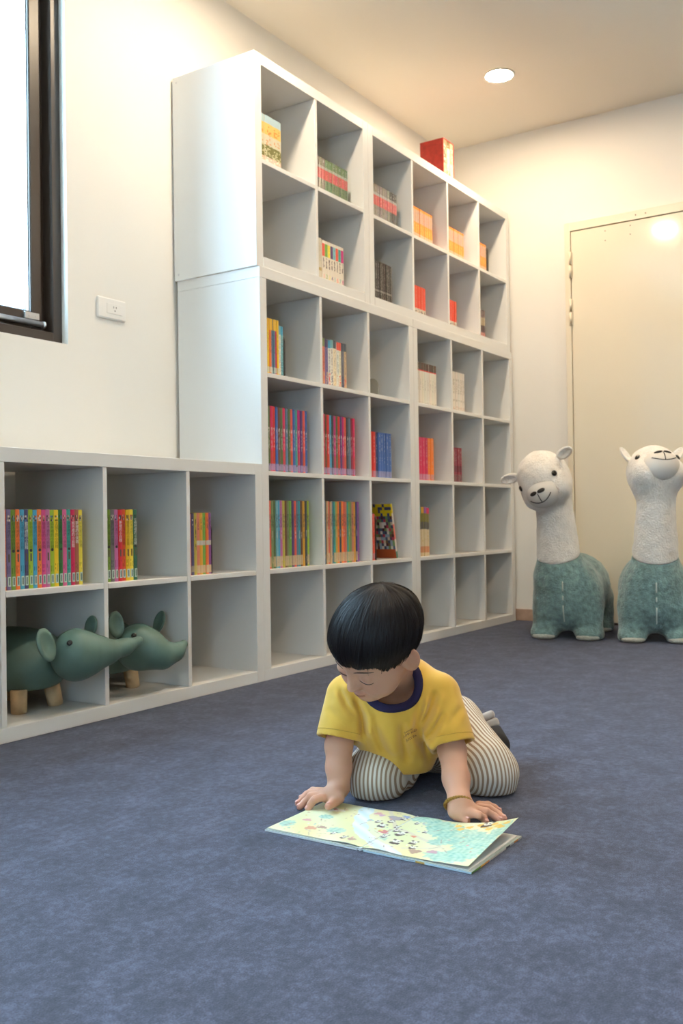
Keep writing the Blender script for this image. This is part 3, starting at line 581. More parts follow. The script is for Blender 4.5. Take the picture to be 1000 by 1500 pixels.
class Field:
    def __init__(s): s.ops = []; s.post = None; s.clip = []
    def add(s, prim, k=.01): s.ops.append((0, prim, k)); return s
    def sub(s, prim, k=.005): s.ops.append((1, prim, k)); return s
    def chain(s, pts, rads, k=.01):
        for i in range(len(pts)-1): s.add(rc(pts[i], pts[i+1], rads[i], rads[i+1]), k)
        return s
    def cut(s, point, normal, k=.003): n = _v(normal); s.clip.append((_v(point), n/np.linalg.norm(n), k)); return s   # keeps the side against the normal
    def ev(s, P, sel=None):
        d = None
        for op, prim, k in (s.ops if sel is None else sel):
            e = prim[0](P)
            if op == 0:
                if d is None: d = e
                else:
                    h = np.maximum(k-np.abs(d-e), 0)/k; d = np.minimum(d, e)-h*h*k*.25
            elif d is not None:
                e = -e; h = np.maximum(k-np.abs(d-e), 0)/k; d = np.maximum(d, e)+h*h*k*.25
        if d is None: return np.full(len(P), 1.0)
        if s.post is not None: d = d+s.post(P)
        for p, n, k in s.clip:
            e = (P-p)@n; h = np.maximum(k-np.abs(d-e), 0)/k; d = np.maximum(d, e)+h*h*k*.25
        return d
    def march(s, o, dr, tmax=.6):
        o = _v(o); dr = _v(dr)/np.linalg.norm(dr); t = 0.0
        for _ in range(300):
            d = float(s.ev((o+dr*t)[None])[0])
            if d < 2e-4: break
            t += min(max(d*.6, 2e-4), .01)
            if t > tmax: return None
        return o+dr*t
    def march_many(s, O, D, tmax=.6):
        O = np.asarray(O, float); D = np.asarray(D, float); D = D/np.linalg.norm(D, axis=1)[:, None]; t = np.zeros(len(O)); live = np.ones(len(O), bool); hit = np.zeros(len(O), bool)
        for _ in range(160):
            i = np.nonzero(live)[0]
            if not len(i): break
            d = s.ev(O[i]+D[i]*t[i, None]); h_ = d < 2.5e-4; hit[i[h_]] = True; live[i[h_]] = False
            t[i[~h_]] += np.clip(d[~h_]*.7, 2.5e-4, .02); live[t > tmax] = False
        return O+D*t[:, None], hit
    def normal(s, p):
        e = 4e-4; g = np.array([s.ev((_v(p)+e*ax)[None])[0]-s.ev((_v(p)-e*ax)[None])[0] for ax in np.eye(3)]); return g/np.linalg.norm(g)
    def mesh(s, name, h, B=16, smooth=2):
        adds = [o for o in s.ops if o[0] == 0]; mg = max(o[2] for o in adds)+4*h+(.006 if s.post is not None else 0)
        lo = np.min([o[1][1] for o in adds], 0)-mg; hi = np.max([o[1][2] for o in adds], 0)+mg
        nb = np.ceil((hi-lo)/(B*h)).astype(int); N = nb*B+4
        g = np.arange(-1, B+1); G = np.stack(np.meshgrid(g, g, g, indexing='ij'), -1)      # points -1..B
        Gf = G.reshape(-1, 3); S = B+2
        ids = []; pos = []; quads = []
        half = B*h*.5
        LO = np.array([o[1][1] for o in s.ops])-mg; HI = np.array([o[1][2] for o in s.ops])+mg
        for bi in range(nb[0]):
            for bj in range(nb[1]):
                for bk in range(nb[2]):
                    base = np.array([bi, bj, bk])*B; c = lo+(base+B/2)*h
                    mk = ((LO < c+half) & (HI > c-half)).all(1)
                    if not mk.any(): continue
                    sel = [s.ops[q] for q in np.nonzero(mk)[0]]
                    if not any(o[0] == 0 for o in sel): continue
                    dc = s.ev(c[None], sel)[0]
                    if abs(dc) > half*2.6+.01: continue
                    P = lo+(base+Gf)*h
                    D = s.ev(P, sel).reshape(S, S, S)
                    if D.min() > 0 or D.max() < 0: continue
                    I = D < 0
                    # cells: lower corner index -1..B-1 in local points -> array S-1
                    cs = np.zeros((S-1,)*3, int)
                    for a in (0, 1):
                        for b in (0, 1):
                            for e in (0, 1): cs += I[a:S-1+a, b:S-1+b, e:S-1+e]
                    act = (cs > 0) & (cs < 8)
                    own = act.copy(); own[0] = False; own[:, 0] = False; own[:, :, 0] = False   # cells 0..B-1 belong to this block
                    X = np.argwhere(own)
                    if len(X):
                        acc = np.zeros((len(X), 3)); cnt = np.zeros(len(X))
                        for ax in range(3):
                            o1, o2 = [q for q in range(3) if q != ax]
                            for a in (0, 1):
                                for b in (0, 1):
                                    A = X.copy(); A[:, o1] += a; A[:, o2] += b; Z = A.copy(); Z[:, ax] += 1
                                    d0 = D[A[:, 0], A[:, 1], A[:, 2]]; d1 = D[Z[:, 0], Z[:, 1], Z[:, 2]]
                                    m = (d0 < 0) != (d1 < 0)
                                    if not m.any(): continue
                                    t = d0[m]/(d0[m]-d1[m]); q = A[m].astype(float); q[:, ax] += t; acc[m] += q; cnt[m] += 1
                        pos.append(lo+(base+acc/cnt[:, None]-1)*h); gi = base+X-1+1
                        ids.append((gi[:, 0]*N[1]+gi[:, 1])*N[2]+gi[:, 2])
                    for ax in range(3):
                        o1, o2 = (ax+1) % 3, (ax+2) % 3
                        sl0 = [slice(1, S-1)]*3; sl1 = list(sl0); sl1[ax] = slice(2, S)
                        a0 = I[tuple(sl0)]; a1 = I[tuple(sl1)]
                        E = np.argwhere(a0 != a1)
                        if not len(E): continue
                        fl = a0[E[:, 0], E[:, 1], E[:, 2]]; E = E+1
                        def cid(d1, d2):
                            q = E.copy(); q[:, o1] -= d1; q[:, o2] -= d2; gq = base+q; return (gq[:, 0]*N[1]+gq[:, 1])*N[2]+gq[:, 2]
                        Q = np.stack([cid(1, 1), cid(0, 1), cid(0, 0), cid(1, 0)], 1); Q[~fl] = Q[~fl][:, ::-1]
                        quads.append(Q)
        ids = np.concatenate(ids); pos = np.concatenate(pos); Q = np.concatenate(quads)
        o = np.argsort(ids); ids = ids[o]; pos = pos[o]
        J = np.minimum(np.searchsorted(ids, Q), len(ids)-1); ok = (ids[J] == Q).all(1); J = J[ok]
        for _ in range(smooth):
            acc = np.zeros_like(pos); cnt = np.zeros(len(pos))
            for a in range(4):
                np.add.at(acc, J[:, a], pos[J[:, (a+1) % 4]]+pos[J[:, a-1]]); np.add.at(cnt, J[:, a], 2)
            m = cnt > 0; pos[m] = pos[m]*.5+acc[m]/cnt[m, None]*.5
        return np_mesh(name, pos, J)
def np_mesh(name, pos, J):
    me = bpy.data.meshes.new(name); k = J.shape[1]
    me.vertices.add(len(pos)); me.vertices.foreach_set('co', pos.astype(np.float32).ravel())
    me.loops.add(J.size); me.loops.foreach_set('vertex_index', J.astype(np.int32).ravel())
    me.polygons.add(len(J)); me.polygons.foreach_set('loop_start', np.arange(0, J.size, k, dtype=np.int32))
    me.polygons.foreach_set('use_smooth', np.ones(len(J), bool)); me.update(calc_edges=True); me.validate()
    return me
def verts_of(me):
    a = np.empty(len(me.vertices)*3, np.float32); me.vertices.foreach_get('co', a); return a.reshape(-1, 3).astype(float)
def vcol(me, name, cols):
    at = me.attributes.new(name, 'FLOAT_COLOR', 'POINT'); c = np.ones((len(me.vertices), 4), np.float32); c[:, :3] = cols; at.data.foreach_set('color', c.ravel())
_wk = {}
def wob(P, s, seed=0, n=5):
    """cheap smooth pseudo noise in -1..1"""
    if (s, seed, n) not in _wk:
        r = np.random.RandomState(seed); L = []
        for i in range(n):
            k = r.normal(size=3); k *= s*(.6+.8*r.rand())/np.linalg.norm(k); q = r.normal(size=3); q *= s*.5/np.linalg.norm(q); L.append((k, q, r.rand()*6.28, r.rand()*6.28))
        _wk[(s, seed, n)] = L
    d = np.zeros(len(P))
    for k, q, a, b in _wk[(s, seed, n)]: d += np.sin(P@k+a+1.3*np.sin(P@q+b))
    return d/n
class Frame:
    """local axes: x forward, y left, z up"""
    def __init__(s, o, fwd, left, up): s.o = _v(o); s.f = _v(fwd)/np.linalg.norm(fwd); s.l = _v(left)/np.linalg.norm(left); s.u = _v(up)/np.linalg.norm(up)
    def __call__(s, x, y, z): return s.o+s.f*x+s.l*y+s.u*z
    @property
    def ax(s): return (s.f, s.l, s.u)
    def d(s, x, y, z): return s.f*x+s.l*y+s.u*z
    def loc(s, P): q = np.asarray(P)-s.o; return np.stack([q@s.f, q@s.l, q@s.u], -1)
def cam_dir(r, u, t): return CR*r+CU*u-CF*t
def rel(me, o):
    """move a mesh built in world space under an object that stands at o (world -> local)"""
    me.transform(Matrix.Translation(-Vector(o))); return me
# ================================================================ plush alpacas
def plush_mat(name, c, amount=.18, scale=55):
    m = mat(name, c, .95, .15, noise=(scale, amount), bump=(130, .9, .006), sheen=.5); return m
M_teal = plush_mat('teal_plush', lin('728f8f'), .34, 46); M_cream = plush_mat('cream_plush', lin('e9e4dd'), .06, 30)
M_muzzle = mat('muzzle_cloth', lin('d8d2ca'), .8, .2, bump=(400, .15, .001)); M_eye = mat('black_glass_eye', (.006, .006, .007), .08, .6, coat=.5)
M_thread = mat('dark_thread', (.012, .012, .013), .7); M_zip = mat('pale_seam', lin('b9c3be'), .7); M_foot = plush_mat('pale_foot', lin('a8aaa2'), .08)
def eyeball(name, p, n, r, parent, o, m=M_eye, flat=.55):
    bm = bmesh.new(); bmesh.ops.create_uvsphere(bm, u_segments=14, v_segments=9, radius=r)
    q = Vector(n).to_track_quat('Z', 'Y').to_matrix().to_4x4(); bmesh.ops.transform(bm, matrix=q @ Matrix.Diagonal((1, 1, flat, 1)), verts=bm.verts)
    return mobj(name, bm_mesh(name, bm, True), parent, Vector(p)-Vector(o), m)
def surf_line(name, F, starts, dr, rad, m, parent, o, lift=.0005):
    pts = []
    for s_ in starts:
        p = F.march(s_, dr)
        if p is not None: pts.append(p+F.normal(p)*lift)
    if len(pts) < 2: return None
    return tube(name, [Vector(p)-Vector(o) for p in pts], rad, m, parent, 6)
def alpaca(pos, fwd, head_c, HF, HE, label, ear=((-.01, .105, .062), (0, .185, .080)), ny=0.0):
    fwd = _v(fwd)/np.linalg.norm(fwd); B = Frame(pos, fwd, np.cross((0, 0, 1), fwd), (0, 0, 1))
    O = Vector(pos); t = empty('plush_alpaca', O); tag(t, label, 'plush toy', 'large plush alpacas')
    H = Frame(head_c, HF, HE, np.cross(_v(HF), _v(HE)))
    b = Field()
    b.add(el(B(-.18, 0, .225), (.235, .160, .165), B.ax)).add(el(B(.0, 0, .192), (.132, .160, .172), B.ax), .05)
    nb = B(.015, ny, .30); nt = H(-.02, 0, -.07)
    b.add(rc(nb, nb*.82+nt*.18, .118, .100), .05)
    for sy in (-1, 1):
        b.add(rc(B(.02, sy*.088, .14), B(.035, sy*.100, .03), .070, .062), .04)
        b.add(rc(B(-.31, sy*.080, .16), B(-.33, sy*.095, .03), .080, .060), .04)
        b.add(el(B(.055, sy*.100, .026), (.058, .066, .036), B.ax), .02); b.add(el(B(-.30, sy*.095, .026), (.06, .06, .036), B.ax), .02)
    b.sub(rc(B(.14, 0, -.01), B(-.36, 0, -.01), .040, .045), .03)
    b.add(el(B(-.42, 0, .25), (.04, .035, .04), B.ax), .03)
    axis = (nt-nb)/np.linalg.norm(nt-nb); seam = nb+axis*.075
    b.cut(B(0, 0, .002), (0, 0, -1)); b.cut(seam+axis*.004+B.f*.02, axis*1.0+B.f*.24, .012)
    b.post = lambda P: wob(P, 95, 3, 5)*.0038+wob(P, 260, 8, 4)*.0016
    me = b.mesh('body', .0062); o = mobj('body', rel(me, O), t, (0, 0, 0), M_teal)
    # pale feet
    for sx in (.085, -.275):
        for sy in (-1, 1):
            f = Field().add(el(B(sx, sy*.100, .013), (.040, .054, .016), B.ax)).cut(B(0, 0, .001), (0, 0, -1)); f.post = lambda P: wob(P, 200, 5)*.0012
            mobj('foot', rel(f.mesh('foot', .006), O), t, (0, 0, 0), M_foot)
    w = Field()
    w.add(rc(nb*.9+nt*.1, nt, .104, .076), .03).add(el(H(0, 0, 0), (.122, .118, .122), H.ax), .05).add(el(H(-.01, 0, .03), (.10, .10, .10), H.ax), .03)
    for sy in (-1, 1): w.add(el(H(.05, sy*.055, -.045), (.065, .060, .060), H.ax), .03)
    w.cut(seam+B.f*.02, -axis-B.f*.24, .01)
    w.post = lambda P: wob(P, 110, 13, 5)*.0030+wob(P, 280, 18, 4)*.0013
    nh = mobj('neck_and_head', rel(w.mesh('neck_and_head', .0062), O), t, (0, 0, 0), M_cream)
    # smooth muzzle
    mz = Field().add(el(H(.085, 0, -.030), (.058, .083, .070), H.ax)).add(el(H(.112, 0, -.028), (.040, .055, .048), H.ax), .03)
    mo = mobj('muzzle', rel(mz.mesh('muzzle', .005), O), t, (0, 0, 0), M_muzzle)
    out = H.f
    def on(F_, y, z, back=.25): return F_.march(H(back, y, z), -out)
    for sy in (-1, 1):
        f = Field(); c0 = on(mz, sy*.020, .004); n0 = mz.normal(c0)
        f.add(el(c0, (.006, .017, .0085), (n0, H.l*1.0+H.u*sy*.45, H.u)), .01)
        mobj('nostril', rel(f.mesh('nostril', .0022), O), mo, (0, 0, 0), M_thread)
    surf_line('mouth_stitch', mz, [H(.25, 0, z) for z in np.linspace(-.002, -.046, 8)], -out, .0022, M_thread, mo, O)
    surf_line('mouth_stitch', mz, [H(.25, y, -.046+ .020*(abs(y)/.05)**2) for y in np.linspace(-.052, .052, 15)], -out, .0022, M_thread, mo, O)
    both = Field(); both.ops = w.ops+mz.ops; both.clip = w.clip
    for sy in (-1, 1):
        p = on(both, sy*.088, .030)
        if p is not None: n = both.normal(p); eyeball('eye', p+n*.001, n, .0135, t, O)
    for sy in (-1, 1):
        e = Field(); root = H(ear[0][0], sy*ear[0][1], ear[0][2]); tip = H(ear[1][0], sy*ear[1][1], ear[1][2])
        ax = (tip-root)/np.linalg.norm(tip-root); nf = np.cross(ax, H.u); nf /= np.linalg.norm(nf); wd = np.cross(nf, ax)
        e.add(el((root+tip)/2, (.048, .012, .026), (ax, nf, wd))).sub(el((root+tip)/2+H.f*.012+ax*.006, (.036, .012, .017), (ax, nf, wd)), .006)
        mobj('ear', rel(e.mesh('ear', .004), O), t, (0, 0, 0), M_cream)
    for za, zb in ((.27, .225), (.205, .185), (.16, .085)):
        surf_line('front_seam', b, [B(.4, 0, z) for z in np.linspace(za, zb, 6)], -B.f, .0032, M_zip, o, O, .000)
    pb = at_back = b.march(B(-.28, 0, .6), (0, 0, -1))
    if pb is not None: tube('back_stitch', [Vector(b.march(B(-.28+q, 0, .6), (0, 0, -1))+np.array((0, 0, .001)))-O for q in (-.05, -.02, .01, .04)], .003, M_thread, o, 6)
    return t
A1F = (-.988, -.155, 0); a1 = (at_z(790, 934, 0)+at_z(872, 937, 0))/2
A1F = _v(A1F); a1o = a1-A1F*.045
alpaca((a1o[0], a1o[1], 0), A1F, at_depth(797, 702, 4.385), cam_dir(-.38, -.45, .81), cam_dir(.74, .38, .56), 'teal and white plush alpaca with tilted head, beside the bookcase', ny=-.034)
a2 = at_z(961, 940, 0); A2F = _v((-.955, -.297, 0)); a2o = a2-A2F*.04
alpaca((a2o[0], a2o[1], 0), A2F, at_depth(958, 694, 4.26), cam_dir(0, .60, .80), cam_dir(1, 0, 0), 'teal and white plush alpaca looking up, cropped by the right edge', ear=((.0, .092, .066), (.035, .135, .115)))

# ================================================================ elephant stools
M_leather = mat('green_leatherette', lin('5a756d'), .48, .4, noise=(14, .10), bump=(500, .12, .001))
M_wood = mat('pale_pine_leg', lin('d8b990'), .5, .4, noise=(30, .14)); M_knot = mat('pine_knot', lin('8a5a3c'), .55)
def elephant(cx, cy, heading, legs, head, label, ears, eye_px, trunk_k=.03):
    z0 = cell('L', 0, 0)[2]; fwd = _v((heading[0], heading[1], 0)); fwd /= np.linalg.norm(fwd); O = Vector((cx, cy, z0)); t = empty('elephant_stool', O)
    tag(t, label, 'stool', 'elephant stools'); B = Frame((cx, cy, z0), fwd, np.cross((0, 0, 1), fwd), (0, 0, 1))
    b = Field().add(rbox(B(-.105, 0, .128), (.150, .112, .085), B.ax, .075)).add(el(B(.0, 0, .125), (.085, .105, .078), B.ax), .03)
    b.add(el(B(-.10, 0, .165), (.14, .10, .06), B.ax), .03)
    hp = [h[0] for h in head]; hr = [h[1] for h in head]
    b.cut(B(0, 0, .056), (0, 0, -1), .012)
    b.post = lambda P: wob(P, 38, 4, 4)*.0018
    mobj('body', rel(b.mesh('body', .005), O), t, (0, 0, 0), M_leather)
    h = Field().chain(hp, hr, trunk_k); h.add(el(hp[0]+_v((0, 0, -.012)), (hr[0]*1.02,)*3), .02)
    h.post = lambda P: wob(P, 60, 9, 4)*.0011
    ho = mobj('head', rel(h.mesh('head', .0035), O), t, (0, 0, 0), M_leather)
    tdir = None
    for (c, ax_long, ax_n, ln, wd) in ears:
        ax_long = _v(ax_long)/np.linalg.norm(ax_long); n = _v(ax_n)-ax_long*(_v(ax_n)@ax_long); n /= np.linalg.norm(n); w_ = np.cross(n, ax_long)
        e = Field().add(el(c, (ln, .0085, wd), (ax_long, n, w_))).sub(el(_v(c)+n*.012+ax_long*.004, (ln*.86, .013, wd*.80), (ax_long, n, w_)), .004)
        eo = mobj('ear', rel(e.mesh('ear', .0028), O), t, (0, 0, 0), M_leather)
    for px in eye_px:
        p = h.march(CAM+ray(*px)*2.2, ray(*px), 1.2)
        if p is not None: n = h.normal(p); eyeball('eye', p+n*.001, n, .0082, t, O)
    # seam over the head down to the trunk
    hc = hp[0]; tp = hp[2]; d = (tp-hc)/np.linalg.norm(tp-hc)
    st = [hc+d*s+_v((0, 0, .2)) for s in np.linspace(-hr[0]*.8, np.linalg.norm(tp-hc), 16)]
    surf_line('seam', h, st, (0, 0, -1), .0011, M_leather, ho, O, .0004)
    for lx, ly, sl in legs:
        o = cyl('leg', Vector((lx, ly, z0))-O, Vector((lx+sl[0], ly+sl[1], z0+.066))-O, .0215, M_wood, t, .0235, 24, .002)
    return t
def py(px, py_, y): return at_y(px, py_, y)
e1h = [(py(112, 956, .000), .066), (py(136, 957, -.020), .047), (py(158, 955, -.033), .0275), (py(182, 948, -.040), .0195), (py(203, 938.5, -.042), .0140)]
toc = -CF
elephant(-.868, .150, (.10, -1), [(-.939, .130, (0, 0)), (-.803, .140, (-.012, .004)), (-.965, .325, (0, 0)), (-.815, .330, (0, 0))], e1h,
    'green elephant stool nearer the window, trunk crossing the shelf divider',
    [(py(71, 943, -.010)-CF*.02, cam_dir(.30, -1, 0), cam_dir(.92, .2, .42), .047, .034), (py(133, 918, .045), cam_dir(.25, 1, 0), cam_dir(-.5, 0, .8), .034, .024)], [(102, 942)])
e2h = [(py(203, 945, .045), .064), (py(220, 953, .005), .052), (py(239, 960, -.018), .034), (py(257, 955, -.028), .021), (py(269, 943, -.026), .0135)]
elephant(-.562, .170, (.05, -1), [(-.640, .150, (0, 0)), (-.478, .158, (-.010, .004)), (-.645, .335, (0, 0)), (-.490, .335, (0, 0))], e2h,
    'green elephant stool in the second cell, trunk curled upward',
    [(py(170, 915, .06), cam_dir(-.12, 1, 0), cam_dir(.6, .1, .75), .042, .026), (py(233, 911, .075), cam_dir(.35, 1, 0), cam_dir(-.6, 0, .7), .038, .024)], [(196, 931)])
# ================================================================ open picture book on the carpet
BX0, BX1, BYL, BYR = -1.292, -1.090, -1.004, -1.415      # front edge, rear edge, left end, right end (photo left/right)
BYM = (BYL+BYR)/2+.002
bk = empty('open_picture_book', ((BX0+BX1)/2, BYM, 0)); tag(bk, 'open illustrated picture book lying on the carpet before the child', 'book')
BO = Vector(((BX0+BX1)/2, BYM, 0))
M_board = attr_mat('book_cover_board', .3, .3); M_page = attr_mat('illustrated_page', .38, .15); M_paper = mat('paper_edge', (.78, .77, .74), .7)
def board(ya, yb, nm):
    bm = bmesh.new(); lay = bm.loops.layers.float_color.new('print'); lo = (BX0, min(ya, yb), .0008); hi = (BX1, max(ya, yb), .0040)
    n = 12
    for i in range(n):
        y0 = lo[1]+(hi[1]-lo[1])*i/n; y1 = lo[1]+(hi[1]-lo[1])*(i+1)/n
        fc = lin('c3dcec') if nm == 'right_board' else lin('dfe6ec')
        if nm == 'right_board' and i == 5: fc = lin('dcb464')
        fill(bm, lay, ((lo[0], y1, lo[2]), (lo[0], y0, lo[2]), (lo[0], y0, hi[2]), (lo[0], y1, hi[2])), fc)
        fill(bm, lay, ((hi[0], y0, lo[2]), (hi[0], y1, lo[2]), (hi[0], y1, hi[2]), (hi[0], y0, hi[2])), fc)
    for i in range(n):
        x0 = lo[0]+(hi[0]-lo[0])*i/n; x1 = lo[0]+(hi[0]-lo[0])*(i+1)/n
        c = [lin('5f9646'), lin('6ea03c'), lin('ebaa32'), lin('e6963c'), lin('d2cdc3'), lin('cdc8be'), lin('cdc8be'), lin('d2cdc3'), lin('3c3c46'), lin('c8d2d7'), lin('e1963c'), lin('cdcdc8')][i] if nm == 'right_board' else lin('dfe6ec')
        fill(bm, lay, ((x0, lo[1], lo[2]), (x1, lo[1], lo[2]), (x1, lo[1], hi[2]), (x0, lo[1], hi[2])), c)
        fill(bm, lay, ((x1, hi[1], lo[2]), (x0, hi[1], lo[2]), (x0, hi[1], hi[2]), (x1, hi[1], hi[2])), lin('dfe6ec'))
        fill(bm, lay, ((x0, lo[1], hi[2]), (x1, lo[1], hi[2]), (x1, hi[1], hi[2]), (x0, hi[1], hi[2])), lin('a7b4ae')); fill(bm, lay, ((x0, hi[1], lo[2]), (x1, hi[1], lo[2]), (x1, lo[1], lo[2]), (x0, lo[1], lo[2])), lin('c3dcec'))
    bmesh.ops.remove_doubles(bm, verts=bm.verts, dist=1e-6)
    me = bm_mesh(nm, bm); me.transform(Matrix.Translation(-BO)); return mobj(nm, me, bk, (0, 0, 0), M_board)
board(BYL, BYM+.006, 'left_board'); board(BYM-.006, BYR, 'right_board')
sp = tube('spine', [Vector((x, BYM, .0034))-BO for x in np.linspace(BX0-.001, BX1+.001, 6)], .0030, mat_cache('book_spine', lin('d5dde4')), bk, 8)
R6 = random.Random(21)
BLOBS = []
def blob(u, v, ru, rv, c, kind='blob', jag=.35): BLOBS.append((u, v, ru, rv, c, kind, jag, R6.random()*6.28))
# u runs left (0) to right (1) over the spread, v from the front edge (0) to the rear (1)
TEAL, GRN, YEL, PINK, PALE, INKD, BRN, ORA = [lin(c) for c in ('8fc6bd', 'd3e4ac', 'ead98f', 'e0a9ac', 'f0f1ea', '40323e', 'b59484', 'e0a484')]
RIVER = [(.24, 1.02), (.27, .80), (.32, .58), (.38, .38), (.46, .22), (.58, .08), (.66, -.02)]
TREES = [(.57, .93, .075, .09), (.66, .84, .07, .13), (.72, .72, .09, .17), (.81, .62, .11, .17), (.90, .50, .11, .18), (.93, .28, .08, .18), (.87, .12, .10, .11), (.97, .75, .035, .22), (.04, .20, .035, .09), (.14, .55, .035, .06), (.29, .26, .045, .08), (.76, .42, .05, .08)]
PATHS = [((.36, 1.0), (.50, .60), .011), ((.50, .60), (.78, .34), .013), ((.60, .78), (.66, .98), .010), ((.66, .15), (.80, .30), .010)]
TWIGS = [((R6.uniform(.02, .97), R6.uniform(.05, .95)), R6.uniform(-.03, .03), R6.uniform(-.10, .10)) for _ in range(26)]
for (u, v, ru, rv, c) in [(.17, .20, .028, .045, ORA), (.21, .27, .022, .035, BRN), (.09, .38, .022, .035, PINK), (.12, .78, .045, .055, PALE), (.115, .79, .010, .02, lin('c85a64')), (.33, .88, .022, .035, PINK), (.36, .84, .016, .03, lin('d5a8c8')), (.44, .82, .040, .055, lin('aca4ae')), (.47, .92, .018, .03, lin('93a8d8')),
    (.485, .44, .024, .04, lin('d8848c')), (.465, .45, .012, .022, YEL), (.72, .13, .026, .05, BRN), (.79, .18, .024, .035, lin('c9a0b0')), (.63, .45, .014, .022, lin('d98a6e')), (.42, .10, .02, .03, lin('c0a090')), (.35, .66, .016, .03, lin('a9cfd0')), (.53, .28, .02, .03, lin('b9d4c0'))]: blob(u, v, ru, rv, c)
for (u, v) in [(.80, .86), (.84, .92), (.875, .86), (.905, .93), (.935, .87), (.77, .80), (.74, .88), (.965, .92), (.955, .83), (.905, .80)]: blob(u, v, .017, .036, lin('edc654'), 'blob', .25)
for _ in range(90): blob(R6.uniform(.01, .98), R6.uniform(.03, .97), R6.uniform(.003, .007), R6.uniform(.006, .014), R6.choice([lin('dfa0a4'), lin('b8d6dc'), lin('d9bf74'), BRN, lin('9cc690'), lin('b9a2bd'), PALE, lin('8fbfb8')]))
for (u, v, s) in [(.395, .66, .9), (.445, .72, .9), (.44, .58, 1.25), (.50, .64, .8), (.525, .55, 1.15), (.565, .47, 1.5), (.515, .36, 1.1), (.60, .26, 1.5), (.665, .33, 1.15), (.375, .13, 1.0), (.30, .19, .8), (.87, .95, 1.7), (.56, .80, .8), (.475, .86, .8), (.69, .22, 1.0), (.645, .62, .7)]:
    blob(u, v-.03*s, .015*s, .026*s, INKD, 'blob', .25); blob(u, v, .0125*s, .026*s, PALE, 'blob', .1)
    for k in (-1, 1): blob(u+k*.011*s, v+.022*s, .0052*s, .011*s, INKD, 'blob', .1); blob(u+k*.005*s, v+.002*s, .0030*s, .0062*s, INKD, 'blob', .1)
def seg_d(u, v, p0, p1):
    du, dv = p1[0]-p0[0], p1[1]-p0[1]; t = max(0, min(1, ((u-p0[0])*du+(v-p0[1])*dv)/max(du*du+dv*dv, 1e-9))); return math.hypot(u-p0[0]-t*du, (v-p0[1]-t*dv)*.5)
BIN = {}
for q in BLOBS:
    for i in range(int((q[0]-q[2]*1.5)*40), int((q[0]+q[2]*1.5)*40)+1): BIN.setdefault(i, []).append(q)
def page_color(u, v):
    c = mix(GRN, YEL, .5+.5*math.sin(7*u+3*v)*math.cos(5*v-4*u)); c = mix(c, lin('f4f7e4'), .40+.15*math.sin(23*u+9*v))
    r = min(seg_d(u, v, RIVER[i], RIVER[i+1]) for i in range(len(RIVER)-1))
    if r < .036+.006*math.sin(30*v): c = mix(lin('d6eaee'), lin('eef6f4'), .5+.5*math.sin(40*v+60*u))
    for (p0, p1, w_) in PATHS:
        if seg_d(u, v, p0, p1) < w_: c = mix(lin('dcd5c6'), c, .25)
    for (tu, tv, ru, rv) in TREES:
        du, dv = (u-tu)/ru, (v-tv)/rv; a = math.atan2(dv, du)
        if math.hypot(du, dv) < 1+.10*math.sin(9*a+tu*50)+.06*math.sin(17*a):
            k = math.sin(150*u+2.2*math.sin(34*v))*math.sin(62*v+2.2*math.sin(60*u+tv*9)); c = mix(mix(lin('7fbfb6'), lin('bfe2d4'), .5+.5*k), c, .15)
    for (p, du, dv) in TWIGS:
        if seg_d(u, v, p, (p[0]+du, p[1]+dv)) < .0018: c = lin('a98f86')
    for (bu, bv, ru, rv, bc, kind, jag, ph) in BIN.get(int(u*40), ()):
        du, dv = (u-bu)/ru, (v-bv)/rv
        if abs(du) > 1.5 or abs(dv) > 1.5: continue
        a = math.atan2(dv, du)
        if math.hypot(du, dv) < 1+jag*.5*math.sin(3*a+ph)+jag*.3*math.sin(7*a+2*ph): c = mix(c, bc, .95)
    return c
def page(nm, u0, u1, hfun, xoff, nu=150, nv=110, thick=.0005):
    """curved sheet; u along the spread (photo left to right), v front to rear; hfun gives (y, z)"""
    V = []; C = []
    for i in range(nu+1):
        for j in range(nv+1):
            u = u0+(u1-u0)*i/nu; v = j/nv; y, z = hfun(u, v); V.append((BX0+.004+(BX1-BX0-.008)*v+xoff(u, v)-BO.x, y-BO.y, z)); C.append(page_color(u, v))
    F = [(i*(nv+1)+j, i*(nv+1)+j+1, (i+1)*(nv+1)+j+1, (i+1)*(nv+1)+j) for i in range(nu) for j in range(nv)]
    n = len(V); V2 = [(x, y, z-thick) for x, y, z in V]; F2 = [tuple(n+q for q in f[::-1]) for f in F]
    rim = [i*(nv+1) for i in range(nu+1)]+[nu*(nv+1)+j for j in range(1, nv+1)]+[i*(nv+1)+nv for i in range(nu-1, -1, -1)]+[j for j in range(nv-1, 0, -1)]
    F3 = [(rim[k], rim[(k+1) % len(rim)], n+rim[(k+1) % len(rim)], n+rim[k]) for k in range(len(rim))]
    me = pyd(nm, V+V2, F+F2+F3, True); vcol(me, 'print', np.array(C+[lin('dfe3d6')]*n)); return mobj(nm, me, bk, (0, 0, 0), M_page)
WSP = BYL-BYR
def left_fn(lift, k):
    def f(u, v):
        s = (.5-u)/.5                                     # 0 at the fold, 1 at the left edge
        return BYM+(BYL-BYM-.003)*s, .0052+.0030*math.exp(-((s-.14)/.16)**2)*k*(1-math.exp(-s*16))+lift+.0016*max(0, v-.5)*s
    return f
def right_fn(lift, curl):
    def f(u, v):
        s = (u-.5)/.5
        z = .0060+.0030*math.exp(-((s-.14)/.16)**2)*(1-math.exp(-s*16))+lift*s**2+curl*(s**2.6)*(.12+.88*v)
        return BYM-(BYM-BYR-.004)*(s-.02*curl/.03*s**3), z
    return f
page('left_page', .0, .4985, left_fn(.0012, 1.0), lambda u, v: 0)
page('right_page', .5015, 1.0, right_fn(.002, .026), lambda u, v: .008*((u-.5)*2)**2*v)
